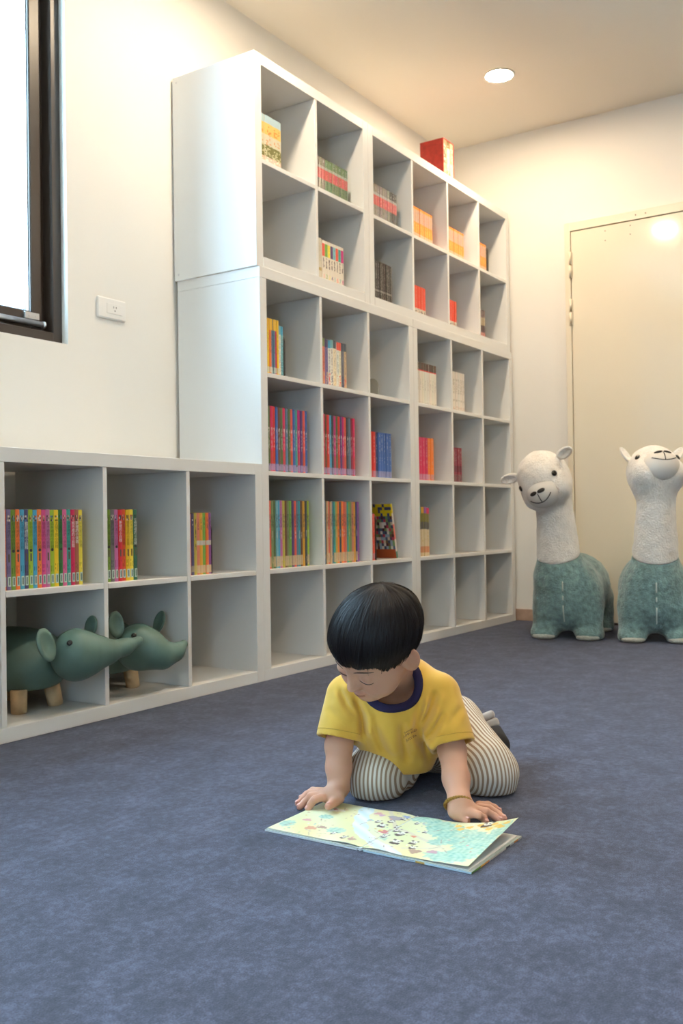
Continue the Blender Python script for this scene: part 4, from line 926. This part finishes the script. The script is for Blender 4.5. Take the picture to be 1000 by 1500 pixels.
def stack(nm, ya, yb, z0, z1, xi):
    o = box(nm, (BX0+.004, min(ya, yb), z0), (BX1-.004, max(ya, yb), z1), M_paper, None, .0004); o.parent = bk; o.location = -BO; return o
for i in range(2): stack('page_leaf', BYL-.004, BYM+.004, .0042+.0004*i, .0044+.0004*i, 0)
for i in range(2): stack('page_leaf', BYM-.004, BYR+.006, .0042+.0004*i, .0044+.0004*i, 0)

# ================================================================ the child
PO = Vector((-.92, -1.12, 0))
P_ = at_depth
Rs, Ls = P_(509, 1020, 1.945), P_(643, 1018, 1.915)
Re, Le = P_(496, 1092, 1.915), P_(662, 1100, 1.872)
Rw, Lw = at_z(496, 1152, .036), at_z(673, 1176, .036)
NB = P_(588, 1000, 1.955); PV = P_(632, 1064, 2.14)
HC = P_(554, 942, 1.835)
HF = cam_dir(-.635, -.590, .50); HU = cam_dir(-.28, .80, .53); HF = HF/np.linalg.norm(HF); HU = HU-HF*(HU@HF); HU /= np.linalg.norm(HU); HL = np.cross(HU, HF)
H = Frame(HC, HF, HL, HU)
b = Field()
# head
b.add(el(H(-.008, 0, .016), (.086, .071, .077), H.ax)).add(el(H(.026, 0, -.036), (.058, .055, .060), H.ax), .03)
b.add(el(H(.052, 0, .020), (.034, .050, .036), H.ax), .03)
for s in (-1, 1): b.add(el(H(.050, s*.032, -.040), (.030, .028, .030), H.ax), .02)
b.add(el(H(.064, 0, -.073), (.020, .022, .013), H.ax), .02)
for s in (-1, 1): b.sub(el(H(.096, s*.030, -.006), (.014, .020, .011), H.ax), .018)
for s in (-1, 1): b.add(el(H(.0735, s*.030, -.010), (.012, .0165, .0115), H.ax), .006)
b.add(rc(H(.082, 0, -.002), H(.0955, 0, -.030), .0065, .0090), .012)
for s in (-1, 1): b.add(el(H(.086, s*.0095, -.033), (.0075, .006, .006), H.ax), .006)
b.add(el(H(.0835, 0, -.0530), (.0085, .0165, .0042), H.ax), .005).add(el(H(.0825, 0, -.0605), (.0080, .0140, .0045), H.ax), .004)
for s in (-1, 1):
    b.add(el(H(-.004, s*.0735, -.018), (.0185, .0075, .027), (H.d(1, -s*.35, 0), H.d(s*.35, 1, 0), H.u)), .006)
    b.sub(el(H(.004, s*.0825, -.016), (.0105, .0065, .017), (H.d(1, -s*.35, 0), H.d(s*.35, 1, 0), H.u)), .005)
# neck and trunk (under the clothes)
b.add(rc(H(-.018, 0, -.045), P_(588, 1014, 1.965), .037, .036), .025)
mid = (Rs+Ls)/2
b.add(rc(mid+_v((0.045, .02, -.035)), PV, .060, .070), .03).add(rc(Rs+_v((.02, .01, -.015)), Ls+_v((.02, .01, -.015)), .026, .026), .02)
# arms
for S_, E_, W_ in ((Rs, Re, Rw), (Ls, Le, Lw)):
    b.add(rc(S_, E_, .031, .0262), .02); b.add(rc(E_, E_*.45+W_*.55, .0265, .0248), .012); b.add(rc(E_*.45+W_*.55, W_, .0248, .0195), .012)
def finger(pts, r0, r1, k=.006):
    n = len(pts)
    for i in range(n-1): b.add(rc(pts[i], pts[i+1], r0+(r1-r0)*i/(n-1), r0+(r1-r0)*(i+1)/(n-1)), k if i == 0 else .003)
NAILS = []
# right hand (photo left): arched fingers, thumb towards the book
rp = [at_z(491, 1163, .027), at_z(474, 1166, .027)]
b.add(rc(Rw, rp[0], .0205, .0190), .012); b.add(el((rp[0]+rp[1])/2, (.024, .022, .0145), (rp[1]-rp[0], np.cross((0, 0, 1), rp[1]-rp[0]), (0, 0, 1))), .012)
def hand_pts(seq): return [at_z(x, y, z) for x, y, z in seq]
fr = [hand_pts([(471, 1168, .029), (461, 1171, .026), (455, 1178, .016), (451, 1185, .0078)]), hand_pts([(469, 1164, .030), (455, 1166, .028), (447, 1174, .017), (439, 1182, .0078)]),
      hand_pts([(470, 1161, .029), (453, 1162, .026), (444, 1170, .015), (436, 1177, .0076)]), hand_pts([(473, 1159, .027), (458, 1158, .022), (449, 1163, .013), (441, 1169, .0072)])]
for i, q in enumerate(fr): finger(q, .0078, (.0063, .0066, .0062, .0056)[i]); NAILS.append((q[-1], q[-1]-q[-2]))
th = hand_pts([(497, 1170, .024), (488, 1176, .020), (481, 1181, .0195)]); finger(th, .0098, .0076, .010); NAILS.append((th[-1], th[-1]-th[-2]))
# left hand (photo right): flat, fingers fanned to the right, tips at the lifted page
lp = [at_z(672, 1186, .024), at_z(690, 1188, .023)]
b.add(rc(Lw, lp[0], .0205, .0190), .012); b.add(el((lp[0]+lp[1])/2, (.026, .024, .0145), (lp[1]-lp[0], np.cross((0, 0, 1), lp[1]-lp[0]), (0, 0, 1))), .012)
fl_ = [hand_pts([(690, 1191, .024), (701, 1194, .022), (708, 1199, .013), (712, 1205, .0080)]), hand_pts([(697, 1186, .025), (712, 1189, .022), (724, 1196, .012), (732, 1202, .0078)]),
       hand_pts([(701, 1182, .024), (716, 1184, .020), (729, 1192, .011), (738, 1199, .0076)]), hand_pts([(701, 1179, .022), (714, 1179, .017), (724, 1183, .011), (731, 1188, .0072)])]
for i, q in enumerate(fl_): finger(q, .0078, (.0064, .0067, .0063, .0056)[i]); NAILS.append((q[-1], q[-1]-q[-2]))
tl = hand_pts([(666, 1190, .022), (675, 1196, .016), (683, 1203, .0105)]); finger(tl, .0100, .0074, .010); NAILS.append((tl[-1], tl[-1]-tl[-2]))
# legs under the trousers
Rk, Lk = P_(552, 1136, 1.945), P_(716, 1130, 1.965)
Rh, Lh = P_(602, 1066, 2.12), P_(655, 1066, 2.12)
La = P_(692, 1092, 2.17); Ra = P_(560, 1085, 2.18)
b.add(rc(Rh, Rk, .050, .040), .03).add(rc(Lh, Lk, .050, .040), .03).add(rc(Rk, Ra, .036, .026), .02).add(rc(Lk, La, .036, .026), .02)
b.cut((0, 0, .0012), (0, 0, -1), .002)
SKIN = lin('cf9c82')
me = b.mesh('person', .0021, smooth=1)
Vw = verts_of(me); Q = H.loc(Vw); cols = np.tile(np.array(SKIN), (len(Vw), 1))
def tint(mask, c, k): cols[:] = cols*(1-k*mask[:, None])+np.array(c)*(k*mask[:, None])
def gauss(P, c, r): return np.exp(-(((P-_v(c))/_v(r))**2).sum(1))
tint(gauss(Q, (.088, 0, -.057), (.02, .015, .0065)), lin('b0655c'), .75)
tint(np.maximum(gauss(Q, (.075, .036, -.036), (.03, .018, .018)), gauss(Q, (.075, -.036, -.036), (.03, .018, .018))), lin('c98672'), .35)
tint(np.clip(gauss(Q, (-.004, .078, -.018), (.03, .02, .03)), 0, 1), lin('c47f66'), .35)
for p, d in NAILS: tint(np.exp(-((np.linalg.norm(Vw-p, axis=1))/.012)**2), lin('cf8f80'), .55)
vcol(me, 'skin', cols)
M_skin = mat('skin', SKIN, .48, .4, attr='skin', sss=.12, bump=(350, .06, .0008))
person = mobj('person', rel(me, PO), None, PO, M_skin); tag(person, 'young child in yellow shirt kneeling over the open book', 'person')
def child(nm, me_, m): return mobj(nm, rel(me_, PO), person, (0, 0, 0), m)
M_nail = mat('fingernail', lin('d9a396'), .3, .5)
for p, d in NAILS:
    d = d/np.linalg.norm(d); up = _v((0, 0, 1))-d*d[2]; up /= np.linalg.norm(up); sd = np.cross(d, up)
    c = b.march(p+up*.03-d*.0005, -up, .06)
    if c is not None: f = Field().add(el(c-up*.0006, (.0046, .0040, .0014), (d, sd, up))); child('fingernail', f.mesh('fingernail', .0011), M_nail)
# eyes looking down (closed lids seen from above), brows
M_lash = mat('lash', (.010, .008, .008), .5); M_brow = mat('brow', lin('4a362c'), .7)
def face_line(nm, pts, rads, m):
    P = [b.march(H(.16, y, z), -H.f, .2) for y, z in pts]; P = [(p+H.f*.0004, r) for p, r in zip(P, rads) if p is not None]
    if len(P) > 1: tube(nm, [Vector(p)-PO for p, r in P], [r for p, r in P], m, person, 6)
for s in (-1, 1):
    face_line('eyelash', [(s*y, -.0155-.004*math.sin((y-.016)/.030*math.pi)) for y in np.linspace(.016, .046, 9)], [.0004+.0004*math.sin(k/8*math.pi) for k in range(9)], M_lash)
    face_line('eyebrow', [(s*y, .0085+.004*math.sin((y-.014)/.036*math.pi)) for y in np.linspace(.014, .050, 9)], [.0005+.0008*math.sin(k/8*math.pi) for k in range(9)], M_brow)
face_line('lip_line', [(y, -.0567+.0012*abs(y)/.015) for y in np.linspace(-.0155, .0155, 9)], [.0006]*9, mat('lip_line', lin('7c4038'), .6))

# ---------------------------------------------------------------- hair: a cap and combed strands from the whorl
M_hair = mat('black_hair', (.008, .007, .009), .46, .22, sheen=.0)
HRAD = (.1035, .0885, .090); HCEN = (-.008, 0, .021)
def hairline(phi):
    """lowest height of the hair over the azimuth (0 = forehead, pi = nape)"""
    a = np.abs(phi); return np.interp(a, [0, .55, .95, 1.25, 1.5, 1.9, 2.4, 3.15], [-.003, -.001, .000, .002, .008, -.012, -.036, -.044])
hcap = Field().add(el(H(*HCEN), tuple(r-.0035 for r in HRAD), H.ax)); hcap.ops[0] = hcap.ops[0]
def _hl(P): 
    q = H.loc(P); phi = np.arctan2(q[:, 1], q[:, 0]-HCEN[0]); return hairline(phi)+.016-q[:, 2]
def tuck_k(z): e_ = np.clip((.052-z)/.060, 0, 1.3); return 1-.115*e_*e_*(3-2*np.minimum(e_, 1))
_b0 = hcap.ops[0][1][0]
def _base(P):
    q = H.loc(P); k = tuck_k(q[:, 2]); x = (q[:, 0]-HCEN[0])/k+HCEN[0]; y = q[:, 1]/k
    return _b0(HC+x[:, None]*H.f+y[:, None]*H.l+q[:, 2:3]*H.u)
hcap.ops[0] = (0, ((lambda P: np.maximum(_base(P), _hl(P)*.8)), hcap.ops[0][1][1], hcap.ops[0][1][2]), .01)
child('hair', hcap.mesh('hair', .003), M_hair)
RH = np.random.RandomState(5)
wd = np.array([-.50, -.06, .86]); wd /= np.linalg.norm(wd)
wa = np.cross(wd, (0, 1, 0)); wa /= np.linalg.norm(wa); wb = np.cross(wd, wa)
def strands(n, K=12):
    th_ = RH.rand(n)*2*np.pi; s0 = 1.95*RH.rand(n)**.8; ln = RH.uniform(.75, 1.5, n); swirl = .25*(RH.rand(n)-.2)
    clump = .05*np.sin(th_*19)+.05*np.sin(th_*43+1)+.07*(RH.rand(n)-.5)
    lift = RH.uniform(-.034, .014, n)+.014*np.sin(th_*11)*RH.rand(n); L = np.where(RH.rand(n) < .75, RH.uniform(-.008, .007, n), RH.uniform(-.018, .013, n))
    L += .006*np.sin(th_*27)+.005*np.sin(th_*61)+.004*np.sin(th_*113)
    fly = (RH.rand(n) < .012)*RH.uniform(.02, .06, n)
    P = np.zeros((n, K, 3)); k_ = np.arange(K)
    for i in range(K):
        t = i/(K-1); s = s0+ln*t; a = th_+swirl*np.exp(-s*2)+clump*(s-s0)
        d = np.cos(s)[:, None]*wd+np.sin(s)[:, None]*(np.cos(a)[:, None]*wa+np.sin(a)[:, None]*wb)
        P[:, i] = np.array(HCEN)+d*np.array(HRAD)*(1+lift+fly*t*t)[:, None]
    zl = hairline(np.arctan2(P[:, :, 1], P[:, :, 0]-HCEN[0])); low = P[:, :, 2] < zl-.004-L[:, None]
    n_ok = np.where(low.any(1), low.argmax(1), K)
    k_ = tuck_k(P[:, :, 2]); P[:, :, 0] = (P[:, :, 0]-HCEN[0])*k_+HCEN[0]; P[:, :, 1] *= k_
    V = []; F = []; base = 0
    Wp = HC+P[:, :, 0:1]*H.f+P[:, :, 1:2]*H.l+P[:, :, 2:3]*H.u
    T = np.gradient(Wp, axis=1); T /= np.linalg.norm(T, axis=2)[:, :, None]; Nn = Wp-HC; S = np.cross(T, Nn); S /= np.linalg.norm(S, axis=2)[:, :, None]
    tilt = RH.uniform(-.28, .28, n); Nn = np.cross(S, T); S = S*np.cos(tilt)[:, None, None]+Nn*np.sin(tilt)[:, None, None]
    w0 = RH.uniform(.0003, .0007, n)
    for j in range(n):
        m = n_ok[j]
        if m < 3: continue
        r = w0[j]*np.clip((m-np.arange(m))/3.0, .08, 1)[:, None]; p = Wp[j, :m]; q = S[j, :m]
        V.append(np.stack([p+q*r, p-q*r], 1).reshape(-1, 3)); i0 = base+2*np.arange(m-1); F.append(np.stack([i0, i0+1, i0+3, i0+2], 1)); base += 2*m
    return np.concatenate(V), np.concatenate(F)
hv, hf = strands(20000)
hs = child('hair_strands', np_mesh('hair_strands', hv, hf), M_hair); hs['kind'] = 'stuff'

# ---------------------------------------------------------------- clothes
M_shirt = mat('yellow_cotton', lin('dfb04a'), .85, .2, noise=(9, .04), bump=(900, .25, .0006), sheen=.3)
M_navy = mat('navy_ribbing', lin('2b2747'), .85, .2, bump=(500, .3, .0008))
neck_ax = (H(-.02, 0, -.04)-NB); neck_ax /= np.linalg.norm(neck_ax)
up_ax = cam_dir(-.22, .62, .75); up_ax /= np.linalg.norm(up_ax); NC = P_(578, 1009, 1.912)
s_ = Field()
s_.add(rc(mid+_v((.015, .005, -.012)), PV+_v((-.02, -.01, .0)), .080, .092)).add(rc(Rs+(NB-Rs)*.10, NB, .044, .050), .03).add(rc(Ls+(NB-Ls)*.10, NB, .044, .050), .03)
ch1, ch2, ch3 = P_(572, 1048, 1.955), P_(585, 1085, 1.975), P_(600, 1113, 1.955)
s_.add(rc(ch1, ch2, .080, .078), .04).add(rc(ch2, ch3, .072, .040), .03).add(rc(ch3, P_(606, 1128, 1.950), .036, .022), .02)
Rse = Rs*.12+Re*.88; Lse = Ls*.10+Le*.90
def sleeve(S_, E_, He, r0, r1):
    ax = (E_-S_)/np.linalg.norm(E_-S_); o_ = rc(S_, He+ax*.06, r0, r1); i_ = rc(He-ax*.022, He+ax*.06, .038, r1-.0045)
    fn = lambda P: np.maximum(np.maximum(o_[0](P), (P-He)@ax), -i_[0](P))
    return fn, o_[1], o_[2]
SL = [sleeve(Rs, Re, Rse, .043, .0520), sleeve(Ls, Le, Lse, .043, .0535)]
# folds
FOLDS = [((613, 1018), (613, 1040), (607, 1070), .0065, .0065), ((640, 1008), (630, 1040), (614, 1070), .0055, .0070), ((652, 1040), (640, 1062), (622, 1082), .0045, .0060), ((518, 1018), (530, 1048), (534, 1082), .0055, .0065), ((494, 1004), (508, 1032), (524, 1052), .0040, .0060),
    ((612, 1078), (624, 1098), (630, 1116), .0050, .0065), ((545, 1058), (556, 1086), (566, 1110), .0040, .0080), ((588, 1052), (590, 1084), (598, 1124), .0055, .0080), ((478, 1034), (494, 1054), (512, 1066), .0020, .0070), ((678, 1034), (664, 1052), (646, 1066), .0020, .0070)]
for q in SL: s_.add(q, .014)
FP = []
for f_ in FOLDS:
    D_ = np.array([ray(*f_[i]) for i in range(3)]); q, hit = s_.march_many(CAM+D_*1.70, D_, .5)
    if hit.all(): FP.append((q, f_[3]*1.75, f_[4]*.95))
def folds(P):
    out = np.zeros(len(P))
    for q, A, w in FP:
        lo, hi = q.min(0)-.03, q.max(0)+.03; m = ((P > lo) & (P < hi)).all(1)
        if not m.any(): continue
        X = P[m]; bd = np.full(len(X), 1e9); bx_ = np.zeros(len(X)); bt = np.zeros(len(X))
        for i in (0, 1):
            ab = q[i+1]-q[i]; t = np.clip(((X-q[i])@ab)/(ab@ab), 0, 1); dv = X-q[i]-t[:, None]*ab; d = np.linalg.norm(dv, axis=1)
            sd = np.cross(ab, CF); sd /= np.linalg.norm(sd); k = d < bd; bd[k] = d[k]; bx_[k] = (dv@sd)[k]; bt[k] = (t[k]+i)/2
        e_ = np.clip(np.minimum(bt, 1-bt)/.22, 0, 1); fade = np.exp(-np.maximum(bd-.028, 0)**2/.008**2)*e_*e_*(3-2*e_)
        out[m] += A*fade*(np.exp(-(bx_/w)**2)-.75*np.exp(-((bx_-2.1*w)/(1.4*w))**2)-.55*np.exp(-((bx_+2.1*w)/(1.4*w))**2))
    near = np.linalg.norm(np.cross(P-NC, up_ax), axis=1); return out*np.clip((near-.060)/.022, 0, 1)
# neck opening
s_.sub(rc(NC-up_ax*.050, NC+up_ax*.13, .049, .056), .005)
s_.post = lambda P: wob(P, 48, 31, 4)*.0024+folds(P)
s_.cut((0, 0, .050), (0, 0, -1), .002)
so = child('shirt', s_.mesh('shirt', .0028), M_shirt)
# collar ring lies on the rim of the neck opening
c1 = np.cross(up_ax, CR); c1 /= np.linalg.norm(c1); c2 = np.cross(up_ax, c1)
ringp = []; rr_ = np.linspace(.040, .074, 18)
for a in np.linspace(0, 2*np.pi, 40, endpoint=False):
    d = c1*math.cos(a)+c2*math.sin(a); q, hit = s_.march_many(NC+d*rr_[:, None]+up_ax*.12, np.tile(-up_ax, (18, 1)), .155)
    k = np.nonzero(hit)[0]; k = min(k[0]+3, 17) if len(k) else 8; ringp.append(q[k] if hit[k] else NC+d*.054)
ringp = np.array(ringp)
for _ in range(6): ringp = (np.roll(ringp, 1, 0)+2*ringp+np.roll(ringp, -1, 0))/4
V = []; F = []
for i, p in enumerate(ringp):
    d = p-NC; d -= up_ax*(d@up_ax); d /= np.linalg.norm(d)
    prof = [(-.0100, -.014), (.0065, -.006), (.0085, .0015), (.0055, .0046), (-.0020, .0052), (-.0095, .0005)]
    for x, z in prof: V.append(p+d*x+up_ax*z)
for i in range(40):
    for k in range(6): F.append((i*6+k, i*6+(k+1) % 6, ((i+1) % 40)*6+(k+1) % 6, ((i+1) % 40)*6+k))
child('collar', np_mesh('collar', np.array(V), np.array(F)), M_navy)
# sleeve hem stitching
for S_, E_, He in ((Rs, Re, Rse), (Ls, Le, Lse)):
    ax = (E_-S_)/np.linalg.norm(E_-S_); s1 = np.cross(ax, (0, 0, 1)); s1 /= np.linalg.norm(s1); s2 = np.cross(ax, s1); c0 = He-ax*.014; pts = []
    for a in np.linspace(0, 2*np.pi, 40, endpoint=False):
        d = s1*math.cos(a)+s2*math.sin(a); p = s_.march(c0+d*.10, -d, .09)
        if p is not None and np.linalg.norm(p-c0) < .066: pts.append(p)
    if len(pts) > 8: tube('hem_stitch', [Vector(p)-PO for p in pts], .0007, mat_cache('yellow_thread', lin('c89a2c')), so, 5, closed=len(pts) == 40)
# printed words on the chest
M_print = mat('maroon_print', lin('6e2a34'), .7)
def words(txt, px, py_, size_px, ang, nm):
    t = textmesh(txt, 1.0, nm, align='LEFT'); v = verts_of(t); ca, sa = math.cos(ang), math.sin(ang)
    D = np.array([ray(px+(x*ca-y*sa)*size_px, py_-(x*sa+y*ca)*size_px) for x, y, _z in v]); out, hit = s_.march_many(CAM+D*1.78, D, .4); out = out-D*.0006
    t.vertices.foreach_set('co', np.array(out, np.float32).ravel()); t.update(); o = child(nm, t, M_print); o.parent = so; return o
words('Summer', 592.5, 1075.0, 4.2, .50, 'printed_words'); words('JUMP AND', 591.0, 1081.0, 4.9, .50, 'printed_words'); words('JUST PA', 595.5, 1086.5, 4.9, .50, 'printed_words')

# trousers with lengthwise stripes
t_ = Field()
t_.add(el(PV+_v((0, 0, -.015)), (.11, .10, .082))).add(rc(Rh, Rk, .076, .056), .04).add(rc(Lh, Lk, .076, .058), .04)
t_.add(rc(Rk, Ra, .052, .046), .03).add(rc(Lk, La, .054, .042), .03).add(rc(Rh*.3+Rk*.7, P_(590, 1128, 1.99), .045, .035), .03)
t_.post = lambda P: wob(P, 55, 51, 5)*.0042+wob(P, 130, 53, 4)*.0018
t_.cut((0, 0, .0025), (0, 0, -1), .006)
tm = t_.mesh('trousers', .003); Vt = verts_of(tm)
best = np.full(len(Vt), 1e9); st = np.zeros(len(Vt))
for k, (a, c, r) in enumerate(((Rh, Rk, .068), (Lh, Lk, .068))):
    ab = c-a; tt = np.clip(((Vt-a)@ab)/(ab@ab), 0, 1); q = Vt-a-tt[:, None]*ab; d = np.linalg.norm(q, axis=1)-r
    x = np.cross(ab, (0, 0, 1)); x /= np.linalg.norm(x); y = np.cross(x, ab); y /= np.linalg.norm(y)
    rr = r+.004; un = (q@x)/rr; ang = np.where(np.abs(un) < .9, rr*np.arcsin(np.clip(un, -.9, .9)), np.sign(un)*(rr*math.asin(.9)+(np.abs(un)-.9)*rr*2.2)); m = d < best; best[m] = d[m]; st[m] = ang[m]
at = tm.attributes.new('stripe', 'FLOAT', 'POINT'); at.data.foreach_set('value', st.astype(np.float32))
def stripe_mat():
    m = mat('striped_cotton', lin('d6cfc4'), .85, .2, bump=(700, .3, .0008)); nt = m.node_tree; bs = nt.nodes['Principled BSDF']
    a = node(nt, 'ShaderNodeAttribute', attribute_name='stripe'); mu = node(nt, 'ShaderNodeMath', operation='MULTIPLY'); mu.inputs[1].default_value = 2*math.pi/.0090
    sn = node(nt, 'ShaderNodeMath', operation='SINE'); rp = node(nt, 'ShaderNodeValToRGB'); e = rp.color_ramp.elements
    ad = node(nt, 'ShaderNodeMath', operation='MULTIPLY_ADD'); ad.inputs[1].default_value = .5; ad.inputs[2].default_value = .5
    e[0].position = .50; e[0].color = (*lin('dcd6cb'), 1); e[1].position = .62; e[1].color = (*lin('9c8570'), 1)
    nt.links.new(a.outputs['Fac'], mu.inputs[0]); nt.links.new(mu.outputs[0], sn.inputs[0]); nt.links.new(sn.outputs[0], ad.inputs[0]); nt.links.new(ad.outputs[0], rp.inputs[0]); nt.links.new(rp.outputs[0], bs.inputs['Base Color'])
    return m
child('trousers', tm, stripe_mat())
# left shoe lying behind the knee: dark upper, pale ribbed sole
M_shoe = mat('dark_shoe', (.018, .018, .020), .75, .3, bump=(300, .4, .001)); M_sole = mat('pale_sole', lin('b5aca4'), .7, .3)
sa, sb = P_(727, 1092, 2.13), P_(712, 1074, 2.19)
f = Field().add(rc(sa, sb, .030, .036)).add(rc(P_(712, 1094, 2.13), P_(702, 1080, 2.18), .034, .034), .02); f.cut((0, 0, .003), (0, 0, -1))
sd = cam_dir(-.35, .85, -.35); sd /= np.linalg.norm(sd); sx = np.cross(sd, CF); sx /= np.linalg.norm(sx); sy_ = np.cross(sx, sd)
f.cut(sb+sd*.006, sd, .006)
shoe = child('shoe', f.mesh('shoe', .003), M_shoe)
for k_, (w_, h_) in enumerate(((.036, .0105), (.034, .0095))):
    g = Field().add(rbox(sb+sd*(.012+.0195*k_), (h_, w_, .034), (sd, sx, sy_), .007)); g.cut((0, 0, .003), (0, 0, -1))
    o = child('sole', g.mesh('sole', .0022), M_sole); o.parent = shoe
# braided bracelet on the left wrist
bc = at_z(671, 1178, .033); bax = (Lw-Le)/np.linalg.norm(Lw-Le); bax = bax+_v((0, 0, -.2)); bax /= np.linalg.norm(bax)
b1 = np.cross(bax, CF); b1 /= np.linalg.norm(b1); b2 = np.cross(bax, b1)
bp_ = [bc+(b1*math.cos(a)*.0245+b2*math.sin(a)*.0245) for a in np.linspace(0, 2*np.pi, 60, endpoint=False)]
M_brace = mat('braided_cord', lin('9a7430'), .6, .4, noise=(420, .55), bump=(600, .8, .002))
tube('bracelet', [Vector(p)-PO for p in bp_], [.0030+.0006*(i % 2) for i in range(60)], M_brace, person, 8, closed=True)
